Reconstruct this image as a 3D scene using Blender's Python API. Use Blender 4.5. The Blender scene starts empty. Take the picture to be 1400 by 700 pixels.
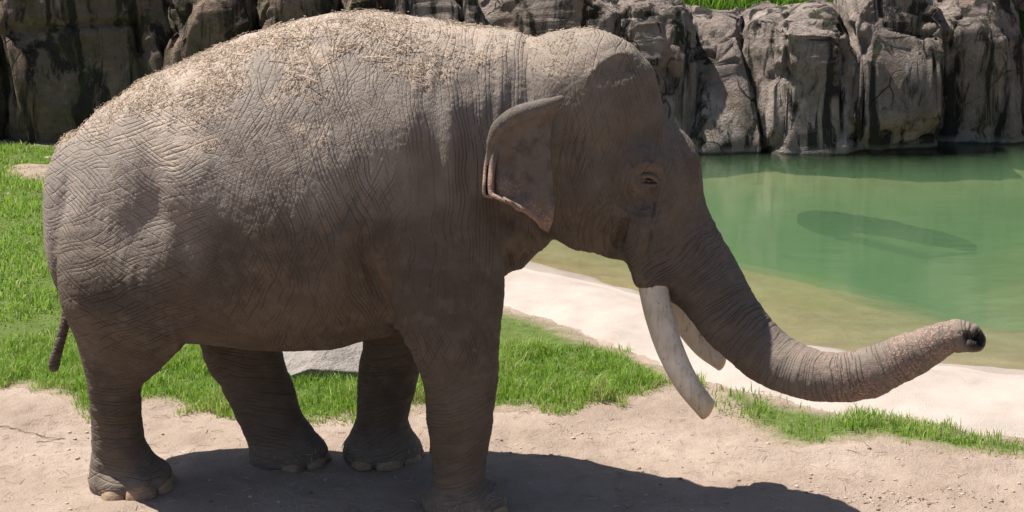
import bpy, bmesh, math, random
import numpy as np

random.seed(7)
RNG = np.random.default_rng(11)
C = bpy.context.scene.collection
SC = bpy.context.scene

# ------------------------------------------------------------------ camera, sky, sun, exposure
CAM_H, PITCH, FPX = 3.6, math.radians(13.0), 2500.0      # eye height, downward pitch, focal length in photo pixels (1400 wide)
cam_d = bpy.data.cameras.new('camera')
cam = bpy.data.objects.new('camera', cam_d)
C.objects.link(cam)
cam.location = (0, 0, CAM_H)
cam.rotation_euler = (math.pi / 2 - PITCH, 0, 0)
cam_d.sensor_width = 36.0
cam_d.lens = 36.0 * FPX / 1400.0
cam_d.clip_start, cam_d.clip_end = 0.1, 3000
SC.camera = cam

SUN_TO = np.array([0.47, -0.17, -1.0])                   # direction the sunlight travels
sx, sy, sz = -SUN_TO / np.linalg.norm(SUN_TO)
SUN_EL = math.asin(sz)
SUN_AZ = math.atan2(sx, sy)                              # from +Y towards +X
world = bpy.data.worlds.new('World')
SC.world = world
world.use_nodes = True
wn, wl = world.node_tree.nodes, world.node_tree.links
wn.clear()
wo = wn.new('ShaderNodeOutputWorld')
wb = wn.new('ShaderNodeBackground')
ws = wn.new('ShaderNodeTexSky')
ws.sky_type = 'NISHITA'
ws.sun_disc = False
ws.sun_elevation = SUN_EL
ws.sun_rotation = SUN_AZ
ws.air_density, ws.dust_density, ws.ozone_density = 1.0, 1.2, 1.0
wb.inputs['Strength'].default_value = 0.06
wl.new(ws.outputs[0], wb.inputs[0])
wl.new(wb.outputs[0], wo.inputs[0])
sun_d = bpy.data.lights.new('sun', 'SUN')
sun_d.energy, sun_d.angle, sun_d.color = 5.0, math.radians(0.53), (1.0, 0.95, 0.87)
sun = bpy.data.objects.new('sun', sun_d)
C.objects.link(sun)
from mathutils import Vector
sun.rotation_euler = Vector((-SUN_TO[0], -SUN_TO[1], -SUN_TO[2])).to_track_quat('Z', 'Y').to_euler()
sun.location = (-6, 8, 14)
SC.view_settings.view_transform = 'Standard'
SC.view_settings.look = 'None'
SC.view_settings.gamma = 1.0
SC.view_settings.use_curve_mapping = False
SC.view_settings.exposure = 0.80
SC.render.engine = 'CYCLES'
SC.cycles.use_denoising = True
SC.cycles.max_bounces = 8
SC.cycles.transparent_max_bounces = 12
SC.cycles.caustics_reflective = False
SC.cycles.caustics_refractive = False

# ------------------------------------------------------------------ pixels -> directions (photo is 1400 x 700)
_cp, _sp = math.cos(PITCH), math.sin(PITCH)
def ray(px, py):
    a = (px - 700.0) / FPX
    b = (350.0 - py) / FPX
    return np.array([a, _cp + b * _sp, -_sp + b * _cp])
def at(px, py, Y):                       # the point of that ray on the upright plane y = Y
    d = ray(px, py)
    t = Y / d[1]
    return np.array([0, 0, CAM_H]) + d * t
def on_ground(px, py, z=0.0):            # the point of that ray on the level z
    d = ray(px, py)
    t = (z - CAM_H) / d[2]
    return np.array([0, 0, CAM_H]) + d * t
def project(P):
    q = P - np.array([0, 0, CAM_H])
    zc = q[..., 1] * _cp - q[..., 2] * _sp
    yc = q[..., 1] * _sp + q[..., 2] * _cp
    return 700 + FPX * q[..., 0] / zc, 350 - FPX * yc / zc

# ------------------------------------------------------------------ helpers
def _hash(ix, iy, iz, seed):
    h = (ix.astype(np.int64) * 374761393 + iy.astype(np.int64) * 668265263 + iz.astype(np.int64) * 2147483647 + seed * 974634777) & 0x7fffffff
    h = ((h ^ (h >> 13)) * 1274126177) & 0x7fffffff
    h = ((h ^ (h >> 16)) * 668265263) & 0x7fffffff
    return (h ^ (h >> 15)) / float(0x7fffffff)
def vnoise(P, seed=0):                   # smooth value noise, about -1 .. 1
    P = np.asarray(P, float)
    i = np.floor(P)
    f = P - i
    f = f * f * f * (f * (f * 6 - 15) + 10)
    ix, iy, iz = i[..., 0], i[..., 1], i[..., 2]
    r = 0
    for dx in (0, 1):
        for dy in (0, 1):
            for dz in (0, 1):
                w = (f[..., 0] if dx else 1 - f[..., 0]) * (f[..., 1] if dy else 1 - f[..., 1]) * (f[..., 2] if dz else 1 - f[..., 2])
                r = r + w * _hash(ix + dx, iy + dy, iz + dz, seed)
    return r * 2 - 1
def fbm(P, octaves=4, seed=0, gain=0.5):
    r, a = 0, 1.0
    for o in range(octaves):
        r = r + a * vnoise(np.asarray(P) * (2.03 ** o) + o * 17.3, seed + o)
        a *= gain
    return r
def smooth01(x):
    x = np.clip(x, 0, 1)
    return x * x * (3 - 2 * x)
def xyz(x, y, z=0.0):
    return np.stack(np.broadcast_arrays(x, y, z), -1).astype(float)

def mesh_np(name, V, faces, mat=None, parent=None, smooth=True, n=4):
    """V (k,3), faces (m,n) int array -> linked mesh object"""
    me = bpy.data.meshes.new(name)
    V = np.ascontiguousarray(V, np.float32)
    F = np.ascontiguousarray(faces, np.int32)
    n = F.shape[1]
    me.vertices.add(len(V))
    me.vertices.foreach_set('co', V.ravel())
    me.loops.add(F.size)
    me.loops.foreach_set('vertex_index', F.ravel())
    me.polygons.add(len(F))
    me.polygons.foreach_set('loop_start', np.arange(0, F.size, n, dtype=np.int32))
    if smooth:
        me.polygons.foreach_set('use_smooth', np.ones(len(F), bool))
    me.update(calc_edges=True)
    me.validate()
    o = bpy.data.objects.new(name, me)
    C.objects.link(o)
    if mat:
        me.materials.append(mat)
    if parent:
        o.parent = parent
    return o
def attr(o, name, data):
    data = np.asarray(data, np.float32)
    if data.ndim == 1:
        a = o.data.attributes.new(name, 'FLOAT', 'POINT')
        a.data.foreach_set('value', data)
    else:
        a = o.data.attributes.new(name, 'FLOAT_VECTOR', 'POINT')
        a.data.foreach_set('vector', data.ravel())
def tag(o, label=None, cat=None, group=None, kind=None):
    if label: o['label'] = label
    if cat: o['category'] = cat
    if group: o['group'] = group
    if kind: o['kind'] = kind
    return o
def empty(name, loc=(0, 0, 0)):
    o = bpy.data.objects.new(name, None)
    o.empty_display_size = 0.1
    o.location = loc
    C.objects.link(o)
    return o
def grid_faces(nu, nv, wrap_u=False):
    """vertex index = i * nv + j"""
    i = np.arange(nu if wrap_u else nu - 1)
    j = np.arange(nv - 1)
    I, J = np.meshgrid(i, j, indexing='ij')
    I2 = (I + 1) % nu
    return np.stack([I * nv + J, I2 * nv + J, I2 * nv + J + 1, I * nv + J + 1], -1).reshape(-1, 4)
def catmull(P, n):
    """resample control rows P (k,m) to n rows, Catmull-Rom"""
    P = np.asarray(P, float)
    k = len(P)
    Q = np.vstack([2 * P[0] - P[1], P, 2 * P[-1] - P[-2]])
    t = np.linspace(0, k - 1, n)
    i = np.minimum(t.astype(int), k - 2)
    f = (t - i)[:, None]
    p0, p1, p2, p3 = Q[i], Q[i + 1], Q[i + 2], Q[i + 3]
    return 0.5 * (2 * p1 + (p2 - p0) * f + (2 * p0 - 5 * p1 + 4 * p2 - p3) * f ** 2 + (3 * p1 - p0 - 3 * p2 + p3) * f ** 3)
def in_poly(x, y, poly):
    """signed distance to polygon, + inside"""
    P = np.asarray(poly, float)[:, :2]
    x = np.asarray(x, float); y = np.asarray(y, float)
    d = np.full(x.shape, 1e9)
    ins = np.zeros(x.shape, bool)
    for a, b in zip(P, np.roll(P, -1, 0)):
        e = b - a
        wx, wy = x - a[0], y - a[1]
        t = np.clip((wx * e[0] + wy * e[1]) / max(e @ e, 1e-9), 0, 1)
        d = np.minimum(d, np.hypot(wx - t * e[0], wy - t * e[1]))
        c = (a[1] > y) != (b[1] > y)
        with np.errstate(divide='ignore', invalid='ignore'):
            xi = a[0] + (y - a[1]) / (b[1] - a[1] if b[1] != a[1] else 1e-9) * e[0]
        ins ^= c & (x < xi)
    return np.where(ins, d, -d)

# ------------------------------------------------------------------ node helper
class Mat:
    def __init__(s, name, rough=0.8, spec=0.3):
        s.m = bpy.data.materials.new(name)
        s.m.use_nodes = True
        s.t = s.m.node_tree
        s.b = s.t.nodes['Principled BSDF']
        s.out = s.t.nodes['Material Output']
        s.b.inputs['Roughness'].default_value = rough
        s.b.inputs['Specular IOR Level'].default_value = spec
    def n(s, kind, **kw):
        nd = s.t.nodes.new('ShaderNode' + kind)
        for k, v in kw.items():
            setattr(nd, k, v)
        return nd
    def link(s, a, b):
        s.t.links.new(a, b)
        return b
    def put(s, sock, v):
        if isinstance(v, bpy.types.NodeSocket): s.t.links.new(v, sock)
        elif isinstance(v, (tuple, list)) and len(v) == 3 and sock.type == 'RGBA': sock.default_value = (*v, 1)
        else: sock.default_value = v
    def pos(s):
        return s.n('TexCoord').outputs['Object']
    def attr(s, name, vec=False):
        a = s.n('Attribute', attribute_name=name)
        return a.outputs['Vector'] if vec else a.outputs['Fac']
    def scale(s, vec, sc, rot=(0, 0, 0), loc=(0, 0, 0)):
        m = s.n('Mapping')
        s.put(m.inputs['Vector'], vec)
        m.inputs['Scale'].default_value = sc if isinstance(sc, (tuple, list)) else (sc, sc, sc)
        m.inputs['Rotation'].default_value = rot
        m.inputs['Location'].default_value = loc
        return m.outputs[0]
    def noise(s, vec, scale=5, detail=4, rough=0.55, dist=0.0):
        t = s.n('TexNoise')
        s.put(t.inputs['Vector'], vec)
        t.inputs['Scale'].default_value = scale
        t.inputs['Detail'].default_value = detail
        t.inputs['Roughness'].default_value = rough
        t.inputs['Distortion'].default_value = dist
        return t.outputs['Fac']
    def warp(s, vec, scale, amt):
        t = s.n('TexNoise')
        s.put(t.inputs['Vector'], vec)
        t.inputs['Scale'].default_value = scale
        t.inputs['Detail'].default_value = 2
        a = s.n('VectorMath', operation='SUBTRACT'); s.link(t.outputs['Color'], a.inputs[0]); a.inputs[1].default_value = (.5, .5, .5)
        b = s.n('VectorMath', operation='SCALE'); s.link(a.outputs[0], b.inputs[0]); b.inputs['Scale'].default_value = amt
        c = s.n('VectorMath', operation='ADD'); s.link(vec, c.inputs[0]); s.link(b.outputs[0], c.inputs[1])
        return c.outputs[0]
    def voro(s, vec, scale=5, feature='DISTANCE_TO_EDGE', rnd=1.0):
        t = s.n('TexVoronoi', feature=feature)
        s.put(t.inputs['Vector'], vec)
        t.inputs['Scale'].default_value = scale
        t.inputs['Randomness'].default_value = rnd
        return t.outputs['Distance']
    def ramp(s, fac, stops, interp='LINEAR'):
        r = s.n('ValToRGB')
        r.color_ramp.interpolation = interp
        e = r.color_ramp.elements
        while len(e) < len(stops): e.new(0.5)
        for el, (p, c) in zip(e, stops):
            el.position = p
            el.color = (c, c, c, 1) if not isinstance(c, (tuple, list)) else (*c, 1)
        s.put(r.inputs['Fac'], fac)
        return r.outputs['Color']
    def rng(s, v, a, b, c=0.0, d=1.0, smooth=False):
        m = s.n('MapRange', interpolation_type='SMOOTHSTEP' if smooth else 'LINEAR')
        s.put(m.inputs['Value'], v)
        m.inputs['From Min'].default_value = a; m.inputs['From Max'].default_value = b
        m.inputs['To Min'].default_value = c; m.inputs['To Max'].default_value = d
        return m.outputs['Result']
    def math(s, op, a, b=0.0):
        m = s.n('Math', operation=op)
        s.put(m.inputs[0], a); s.put(m.inputs[1], b)
        return m.outputs[0]
    def mix(s, fac, a, b, mode='MIX'):
        m = s.n('Mix', data_type='RGBA', blend_type=mode)
        s.put(m.inputs[0], fac); s.put(m.inputs[6], a); s.put(m.inputs[7], b)
        return m.outputs[2]
    def bump(s, h, dist=0.01, strength=1.0, normal=None):
        b = s.n('Bump')
        b.inputs['Strength'].default_value = strength
        b.inputs['Distance'].default_value = dist
        s.put(b.inputs['Height'], h)
        if normal: s.link(normal, b.inputs['Normal'])
        return b.outputs[0]
    def done(s, color=None, normal=None, rough=None):
        if color is not None: s.put(s.b.inputs['Base Color'], color)
        if normal is not None: s.link(normal, s.b.inputs['Normal'])
        if rough is not None: s.put(s.b.inputs['Roughness'], rough)
        return s.m

# ================================================================== ELEPHANT
# the skin is grown as one surface from a signed distance field on a voxel grid
HV = 0.0135
ORG = np.array([-2.78, 8.70, -0.04])
DIM = np.array([412, 162, 214])
FLD = np.full(DIM, 9.0, np.float32)
AX = [ORG[i] + HV * np.arange(DIM[i], dtype=np.float32) for i in range(3)]
def box_slices(lo, hi):
    a = np.clip(np.floor((np.asarray(lo) - ORG) / HV).astype(int), 0, DIM - 1)
    b = np.clip(np.ceil((np.asarray(hi) - ORG) / HV).astype(int) + 1, 1, DIM)
    return tuple(slice(i, j) for i, j in zip(a, b))
def sub_axes(sl):
    return AX[0][sl[0]][:, None, None], AX[1][sl[1]][None, :, None], AX[2][sl[2]][None, None, :]
def blend(sl, d, k):
    F = FLD[sl]
    h = np.maximum(k - np.abs(F - d), 0) / k
    FLD[sl] = np.minimum(F, d) - h * h * k * 0.25
def carve(sl, d, k):
    F = FLD[sl]; e = -d
    h = np.maximum(k - np.abs(F - e), 0) / k
    FLD[sl] = np.maximum(F, e) + h * h * k * 0.25
def ellip(c, r, k=0.1, ry=0.0, cut=False):
    c = np.asarray(c, float); r = np.asarray(r, float)
    m = max(r) + k + 0.04
    sl = box_slices(c - m, c + m)
    X, Y, Z = sub_axes(sl)
    X, Y, Z = X - c[0], Y - c[1], Z - c[2]
    ca, sa = math.cos(ry), math.sin(ry)          # ry > 0 tips the front (+x) end down
    U, W = X * ca - Z * sa, X * sa + Z * ca
    k0 = np.sqrt((U / r[0]) ** 2 + (Y / r[1]) ** 2 + (W / r[2]) ** 2)
    k1 = np.sqrt((U / r[0] ** 2) ** 2 + (Y / r[1] ** 2) ** 2 + (W / r[2] ** 2) ** 2) + 1e-6
    d = (k0 * (k0 - 1) / k1).astype(np.float32)
    (carve if cut else blend)(sl, d, k)
def chain(P, R, k=0.1, cap=(None, None), n=None, cut=False, power=2.0, upright=False, pear=0.0):
    """swept ellipse: P (m,3) axis, R (m,2) = lateral (y) and in-plane radii"""
    n = n or (len(P) - 1) * 3 + 1
    Q = catmull(np.hstack([np.asarray(P, float), np.asarray(R, float)]), n)
    P, R = Q[:, :3], np.maximum(Q[:, 3:], 0.008)
    m = R.max() + k + 0.04
    sl = box_slices(P.min(0) - m, P.max(0) + m)
    X, Y, Z = sub_axes(sl)
    best = np.full(np.broadcast_shapes(X.shape, Y.shape, Z.shape), 9.0, np.float32)
    for i in range(n - 1):
        a, b, ra, rb = P[i], P[i + 1], R[i], R[i + 1]
        mm = max(ra.max(), rb.max()) * 1.3 + k + 0.05
        s2 = box_slices(np.minimum(a, b) - mm, np.maximum(a, b) + mm)
        loc = tuple(slice(max(q.start - p.start, 0), max(q.stop - p.start, 0)) for p, q in zip(sl, s2))
        x, y, z = X[loc[0]], Y[:, loc[1]], Z[:, :, loc[2]]
        e = b - a
        L = np.linalg.norm(e)
        T = e / L
        x, y, z = x - a[0], y - a[1], z - a[2]
        t = (x * T[0] + y * T[1] + z * T[2]) / L
        tc = np.clip(t, 0, 1)
        w = (t - tc) * L
        lat = np.array([0, 1.0, 0]) - T * T[1]
        lat /= np.linalg.norm(lat)
        N = np.cross(T, lat)
        u = x * lat[0] + y * lat[1] + z * lat[2]
        v = x * N[0] + y * N[1] + z * N[2]
        if upright:                        # sections stay vertical and square to x
            t = x / e[0] + 0 * y + 0 * z
            tc = np.clip(t, 0, 1)
            w = (t - tc) * e[0]
            u = y - tc * e[1]; v = z - tc * e[2]
        ru = ra[0] + (rb[0] - ra[0]) * tc
        rv = ra[1] + (rb[1] - ra[1]) * tc
        if pear: u = u * (1 + pear * np.clip(v / rv, -1, 1))
        rw = np.minimum(ru, rv) if not upright else np.full_like(ru, .06)
        if i == 0 and cap[0]: rw = np.where(t < 0, cap[0], rw)
        if i == n - 2 and cap[1]: rw = np.where(t > 1, cap[1], rw)
        if power == 2.0:
            k0 = np.sqrt((u / ru) ** 2 + (v / rv) ** 2 + (w / rw) ** 2)
        else:
            k0 = ((np.abs(u / ru)) ** power + (np.abs(v / rv)) ** power + (np.abs(w / rw)) ** power) ** (1 / power)
        k1 = np.sqrt((u / ru ** 2) ** 2 + (v / rv ** 2) ** 2 + (w / rw ** 2) ** 2) + 1e-6
        d = (np.sqrt((u / ru) ** 2 + (v / rv) ** 2 + (w / rw) ** 2) * (k0 - 1) / k1).astype(np.float32)
        best[loc] = np.minimum(best[loc], d)
    (carve if cut else blend)(sl, best, k)
    return P
def ycb(px):                              # middle plane of the body
    return 10.05 - (px - 65) / 635 * 0.16
YH = 9.69                                 # middle plane of the head
def col(stations):                        # limb: (x left, x right, y, Y, lateral radius)
    P, R = [], []
    for xl, xr, y, Y, lr in stations:
        a, b = at(xl, y, Y), at(xr, y, Y)
        P.append((a + b) / 2); R.append((lr, np.linalg.norm(b - a) / 2))
    return np.array(P), np.array(R)
def span(stations):                       # (upper x, y, lower x, y, Y, lateral radius)
    P, R = [], []
    for xu, yu, xl, yl, Y, lr in stations:
        a, b = at(xu, yu, Y), at(xl, yl, Y)
        P.append((a + b) / 2); R.append((lr, np.linalg.norm(b - a) / 2))
    return np.array(P), np.array(R)

# trunk of the body
P, R = span([(x, t, x, b, ycb(x), w) for x, t, b, w in [
    (112, 182, 420, .33), (140, 153, 430, .43), (168, 135, 440, .51), (200, 112, 452, .58), (250, 90, 460, .64), (340, 50, 470, .69), (430, 23, 472, .72), (500, 17, 460, .71),
    (570, 23, 443, .66), (640, 34, 418, .57), (695, 43, 350, .43)]])
chain(P, R, 0.05, cap=(0.20, 0.12), power=2.1, upright=True, pear=.13)
# neck
P, R = span([(640, 52, 640, 380, ycb(640), .42), (700, 48, 692, 335, 9.83, .35), (760, 48, 752, 305, 9.74, .33), (800, 60, 800, 300, YH, .33)])
chain(P, R, 0.10)
# head
def E(px, py, Y, rx, ry, rz, k=0.12, tilt=0.0):
    ellip(at(px, py, Y), (rx, ry, rz), k, tilt)
E(800, 136, YH, .37, .355, .375, 0.08)
for s in (-1, 1):
    E(824, 134, YH + s * .13, .250, .19, .335, 0.06)     # the two domes of the brow
E(866, 160, YH, .155, .20, .24, 0.09)
E(888, 236, YH, .258, .235, .30, 0.09, 0.2)               # swelling above the trunk
E(816, 246, YH, .29, .325, .35, 0.10)
E(808, 300, YH, .22, .20, .175, 0.08)
E(838, 328, YH, .09, .12, .10, 0.06)
for s in (-1, 1):
    P, R = col([(846, 905, 300, YH + s * .21, .13), (856, 909, 345, YH + s * .20, .108), (866, 913, 384, YH + s * .195, .098)])
    chain(P, R, 0.08, cap=(.1, .03))                     # tusk sockets
    E(868, 228, YH + s * .27, .13, .07, .11, 0.1)        # brow ridge round the eye
# trunk
TRP, TRR = span([(a_, b_, c_, d_, YH - o_, r_) for a_, b_, c_, d_, o_, r_ in [
    (943, 215, 836, 290, 0, .25), (958, 262, 850, 340, 0, .24), (978, 308, 876, 380, .03, .22), (1009, 360, 922, 412, .10, .185),
    (1040, 418, 960, 456, .20, .165), (1075, 459, 1012, 506, .31, .155), (1111, 480, 1062, 532, .42, .145), (1152, 487, 1115, 545, .52, .135),
    (1202, 477, 1178, 539, .62, .122), (1256, 456, 1237, 513, .70, .108), (1300, 441, 1285, 484, .76, .090), (1326, 441, 1314, 480, .79, .082), (1344, 454, 1328, 480, .81, .074)]])
TRC = chain(TRP, TRR, 0.09, cap=(None, .03), n=60)
tip = TRP[-1]
tdir = TRP[-1] - TRP[-2]; tdir = tdir / np.linalg.norm(tdir); tdir = tdir * .75 + np.array([0, -.6, .1]); tdir /= np.linalg.norm(tdir)
for off in ((-.020, .030), (.020, -.030)):
    o = np.array([off[1] * .6, off[1] * .6, off[0] * .2])
    base = at(1335, 464, YH - .87) + o
    chain(np.array([base - tdir * .08, base - tdir * .03, base + tdir * .10]), np.array([[.010, .010], [.022, .024], [.032, .036]]), 0.012, cut=True)
# near fore leg with the shoulder blade
P, R = col([(570, 650, 165, 9.56, .15), (545, 668, 260, 9.50, .18), (520, 690, 340, 9.46, .20), (520, 690, 400, 9.44, .225), (551, 687, 450, 9.42, .22), (572, 682, 495, 9.42, .20),
            (582, 677, 540, 9.42, .185), (585, 672, 585, 9.43, .17), (589, 665, 625, 9.44, .16), (591, 661, 660, 9.44, .165), (586, 670, 685, 9.44, .19), (580, 680, 702, 9.44, .205)])
chain(P, R, 0.06, cap=(.15, .1), power=2.2)
# far fore leg
P, R = col([(520, 670, 380, 10.25, .2), (502, 610, 440, 10.27, .2), (497, 580, 480, 10.28, .19), (492, 572, 510, 10.29, .18), (489, 561, 550, 10.29, .165), (487, 556, 578, 10.3, .16),
            (479, 565, 600, 10.3, .175), (474, 571, 618, 10.3, .19)])
chain(P, R, 0.06, cap=(.15, .1), power=2.2)
# near hind leg
P, R = col([(105, 240, 270, 9.78, .20), (84, 268, 330, 9.70, .23), (80, 276, 385, 9.62, .25), (92, 264, 428, 9.63, .235), (106, 232, 466, 9.69, .20), (118, 199, 503, 9.72, .172),
            (123, 190, 545, 9.75, .155), (126, 192, 580, 9.77, .155), (127, 198, 612, 9.79, .165), (125, 212, 640, 9.8, .185), (126, 222, 660, 9.8, .2)])
chain(P, R, 0.06, cap=(.15, .1), power=2.2)
# far hind leg
P, R = col([(160, 330, 330, 10.40, .22), (250, 390, 420, 10.32, .2), (274, 384, 470, 10.28, .19), (297, 393, 510, 10.27, .172), (318, 406, 552, 10.26, .16), (332, 418, 585, 10.25, .16),
            (340, 432, 608, 10.24, .175), (344, 440, 625, 10.24, .19)])
chain(P, R, 0.06, cap=(.15, .1), power=2.2)
# far haunch and shoulder, only their shadow shows
P, R = col([(110, 240, 270, 10.32, .20), (100, 290, 360, 10.38, .22)]); chain(P, R, 0.1)
P, R = col([(560, 690, 200, 10.22, .18), (540, 680, 330, 10.26, .22)]); chain(P, R, 0.1)
# toe pads
FEET = []
def foot(px, py, Y, rx, ry, toes):
    c = at(px, py, Y); c[2] = 0.0
    ellip(c + np.array([0.0, 0, .045]), (rx, ry, .11), 0.07)
    for ang, tr in toes:
        d = np.array([math.cos(ang), math.sin(ang), 0])
        q = c + d * np.array([rx, ry, 0]) * .86
        ellip(q + np.array([0, 0, .045]), (.066, .066, .072), 0.045)
        FEET.append((q, d, tr))
DEG = math.pi / 180
foot(178, 668, 9.80, .205, .20, [(-104 * DEG, .85), (-62 * DEG, 1.15), (-18 * DEG, 1.0), (25 * DEG, .9)])
foot(392, 632, 10.25, .20, .19, [(-75 * DEG, .8), (-32 * DEG, 1.0), (5 * DEG, .9)])
foot(520, 624, 10.30, .205, .195, [(-115 * DEG, .85), (-72 * DEG, 1.0), (-28 * DEG, 1.1), (15 * DEG, .9)])
foot(632, 700, 9.44, .20, .20, [(-110 * DEG, .9), (-65 * DEG, 1.1), (-20 * DEG, 1.0), (25 * DEG, .9)])
# tail
chain(np.array([at(125, 300, 10.06), at(105, 350, 10.10), at(98, 400, 10.10), at(89, 440, 10.08), at(80, 475, 10.06), at(73, 502, 10.05)]),
      np.array([[.06, .06], [.05, .05], [.042, .042], [.034, .034], [.029, .029], [.026, .03]]), 0.04)
# throat folds
P, R = col([(702, 730, 300, YH - .18, .04), (716, 742, 325, YH - .12, .035), (724, 744, 340, YH - .05, .03)]); chain(P, R, 0.05)
P, R = col([(685, 710, 320, YH - .20, .04), (692, 716, 345, YH - .10, .035)]); chain(P, R, 0.06)
# flat soles
FLD[:] = np.maximum(FLD, -(AX[2][None, None, :] + 0.012))

def surface_nets(F, org, h):
    ins = F < 0
    nx, ny, nz = F.shape
    cnt = np.zeros((nx - 1, ny - 1, nz - 1), np.int8)
    for dx in (0, 1):
        for dy in (0, 1):
            for dz in (0, 1):
                cnt += ins[dx:nx - 1 + dx, dy:ny - 1 + dy, dz:nz - 1 + dz]
    idx = np.argwhere((cnt > 0) & (cnt < 8))
    vid = np.full(cnt.shape, -1, np.int32)
    vid[tuple(idx.T)] = np.arange(len(idx))
    acc = np.zeros((len(idx), 3)); num = np.zeros(len(idx))
    cor = [(a, b, c) for a in (0, 1) for b in (0, 1) for c in (0, 1)]
    for p in cor:
        for ax in range(3):
            if p[ax]: continue
            q = list(p); q[ax] = 1
            fa = F[tuple((idx + p).T)]; fb = F[tuple((idx + q).T)]
            m = (fa < 0) != (fb < 0)
            t = np.where(m, fa / np.where(m, fa - fb, 1), 0)
            pos = np.tile(np.array(p, float), (len(idx), 1)); pos[:, ax] = t
            acc[m] += pos[m]; num[m] += 1
    V = org + h * (idx + acc / num[:, None])
    faces = []
    for ax in range(3):
        a = [slice(None)] * 3; b = [slice(None)] * 3
        a[ax] = slice(0, -1); b[ax] = slice(1, None)
        A, B = ins[tuple(a)], ins[tuple(b)]
        e = np.argwhere(A != B)
        o1, o2 = (ax + 1) % 3, (ax + 2) % 3
        e = e[(e[:, o1] > 0) & (e[:, o2] > 0) & (e[:, o1] < F.shape[o1] - 1) & (e[:, o2] < F.shape[o2] - 1)]
        flip = ~A[tuple(e.T)]
        def cell(d1, d2):
            q = e.copy(); q[:, o1] -= d1; q[:, o2] -= d2
            return vid[tuple(q.T)]
        f = np.stack([cell(1, 1), cell(0, 1), cell(0, 0), cell(1, 0)], -1)
        f[flip] = f[flip][:, ::-1]
        faces.append(f)
    return V, np.vstack(faces)
BV, BF = surface_nets(FLD, ORG, HV)
del FLD
_e = np.vstack([BF[:, [0, 1]], BF[:, [1, 2]], BF[:, [2, 3]], BF[:, [3, 0]]])
_e = np.unique(np.sort(_e, 1), axis=0)
_deg = np.bincount(_e.ravel(), minlength=len(BV)).astype(float)
def lap(val):
    s = np.zeros_like(val)
    for j in range(val.shape[1]):
        s[:, j] = np.bincount(_e[:, 0], val[_e[:, 1], j], len(val)) + np.bincount(_e[:, 1], val[_e[:, 0], j], len(val))
    return s / _deg[:, None] - val
for lam in (.55, -.56) * 5:
    BV = BV + lam * lap(BV)
def normals(V, F):
    n = np.cross(V[F[:, 2]] - V[F[:, 0]], V[F[:, 3]] - V[F[:, 1]])
    N = np.zeros_like(V)
    for j in range(4):
        for c in range(3):
            N[:, c] += np.bincount(F[:, j], n[:, c], len(V))
    return N / (np.linalg.norm(N, axis=1, keepdims=True) + 1e-12)
BN = normals(BV, BF)

# ---- sculpting on the grown surface; strokes are given where the photograph shows them on the near side
def body_mid(x):
    return np.interp(x, [-2.6, 0, .5, 2.7], [10.05, 9.89, YH, YH])
VPX, VPY = project(BV)
_mirror = BV.copy(); _mirror[:, 1] = 2 * body_mid(BV[:, 0]) - BV[:, 1]
MPX, MPY = project(_mirror)
SIDE = BV[:, 1] - body_mid(BV[:, 0]) + np.interp(BV[:, 0], [.95, 1.5, 2.5], [0, .36, .81])
DISP = np.zeros(len(BV))
def stroke(pts, width, depth, both=True, taper=True, only=None):
    """a groove (depth > 0) or ridge (< 0) along a line of photo points on the near side, mirrored to the far side"""
    pts = catmull(np.array(pts, float), len(pts) * 5)
    n = len(pts)
    for near in ((True, False) if both else (True,)):
        X, Y = (VPX, VPY) if near else (MPX, MPY)
        m = (SIDE < -.02 if near else SIDE > .02) & (X > pts[:, 0].min() - 4 * width) & (X < pts[:, 0].max() + 4 * width) & (Y > pts[:, 1].min() - 4 * width) & (Y < pts[:, 1].max() + 4 * width)
        if only is not None: m &= only
        i = np.nonzero(m)[0]
        best = np.full(len(i), 1e9); tt = np.zeros(len(i))
        for j in range(n - 1):
            a, b = pts[j], pts[j + 1]
            e = b - a
            t = np.clip(((X[i] - a[0]) * e[0] + (Y[i] - a[1]) * e[1]) / max(e @ e, 1e-9), 0, 1)
            d = np.hypot(X[i] - a[0] - t * e[0], Y[i] - a[1] - t * e[1])
            u = d < best
            best[u] = d[u]; tt[u] = (j + t[u]) / (n - 1)
        w = np.exp(-(best / width) ** 2)
        if taper: w *= np.sqrt(np.clip(np.sin(np.pi * np.clip(tt, .02, .98)), 0, 1))
        DISP[i] -= depth * w
def dent(px, py, rx, ry, depth, rot=0.0, both=True):
    for near in ((True, False) if both else (True,)):
        X, Y = (VPX, VPY) if near else (MPX, MPY)
        m = SIDE < -.02 if near else SIDE > .02
        c, s = math.cos(rot), math.sin(rot)
        u, v = (X - px) * c + (Y - py) * s, -(X - px) * s + (Y - py) * c
        DISP[m] -= (depth * np.exp(-(u / rx) ** 2 - (v / ry) ** 2))[m]
FRONTLEG = SIDE < -.2
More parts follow.
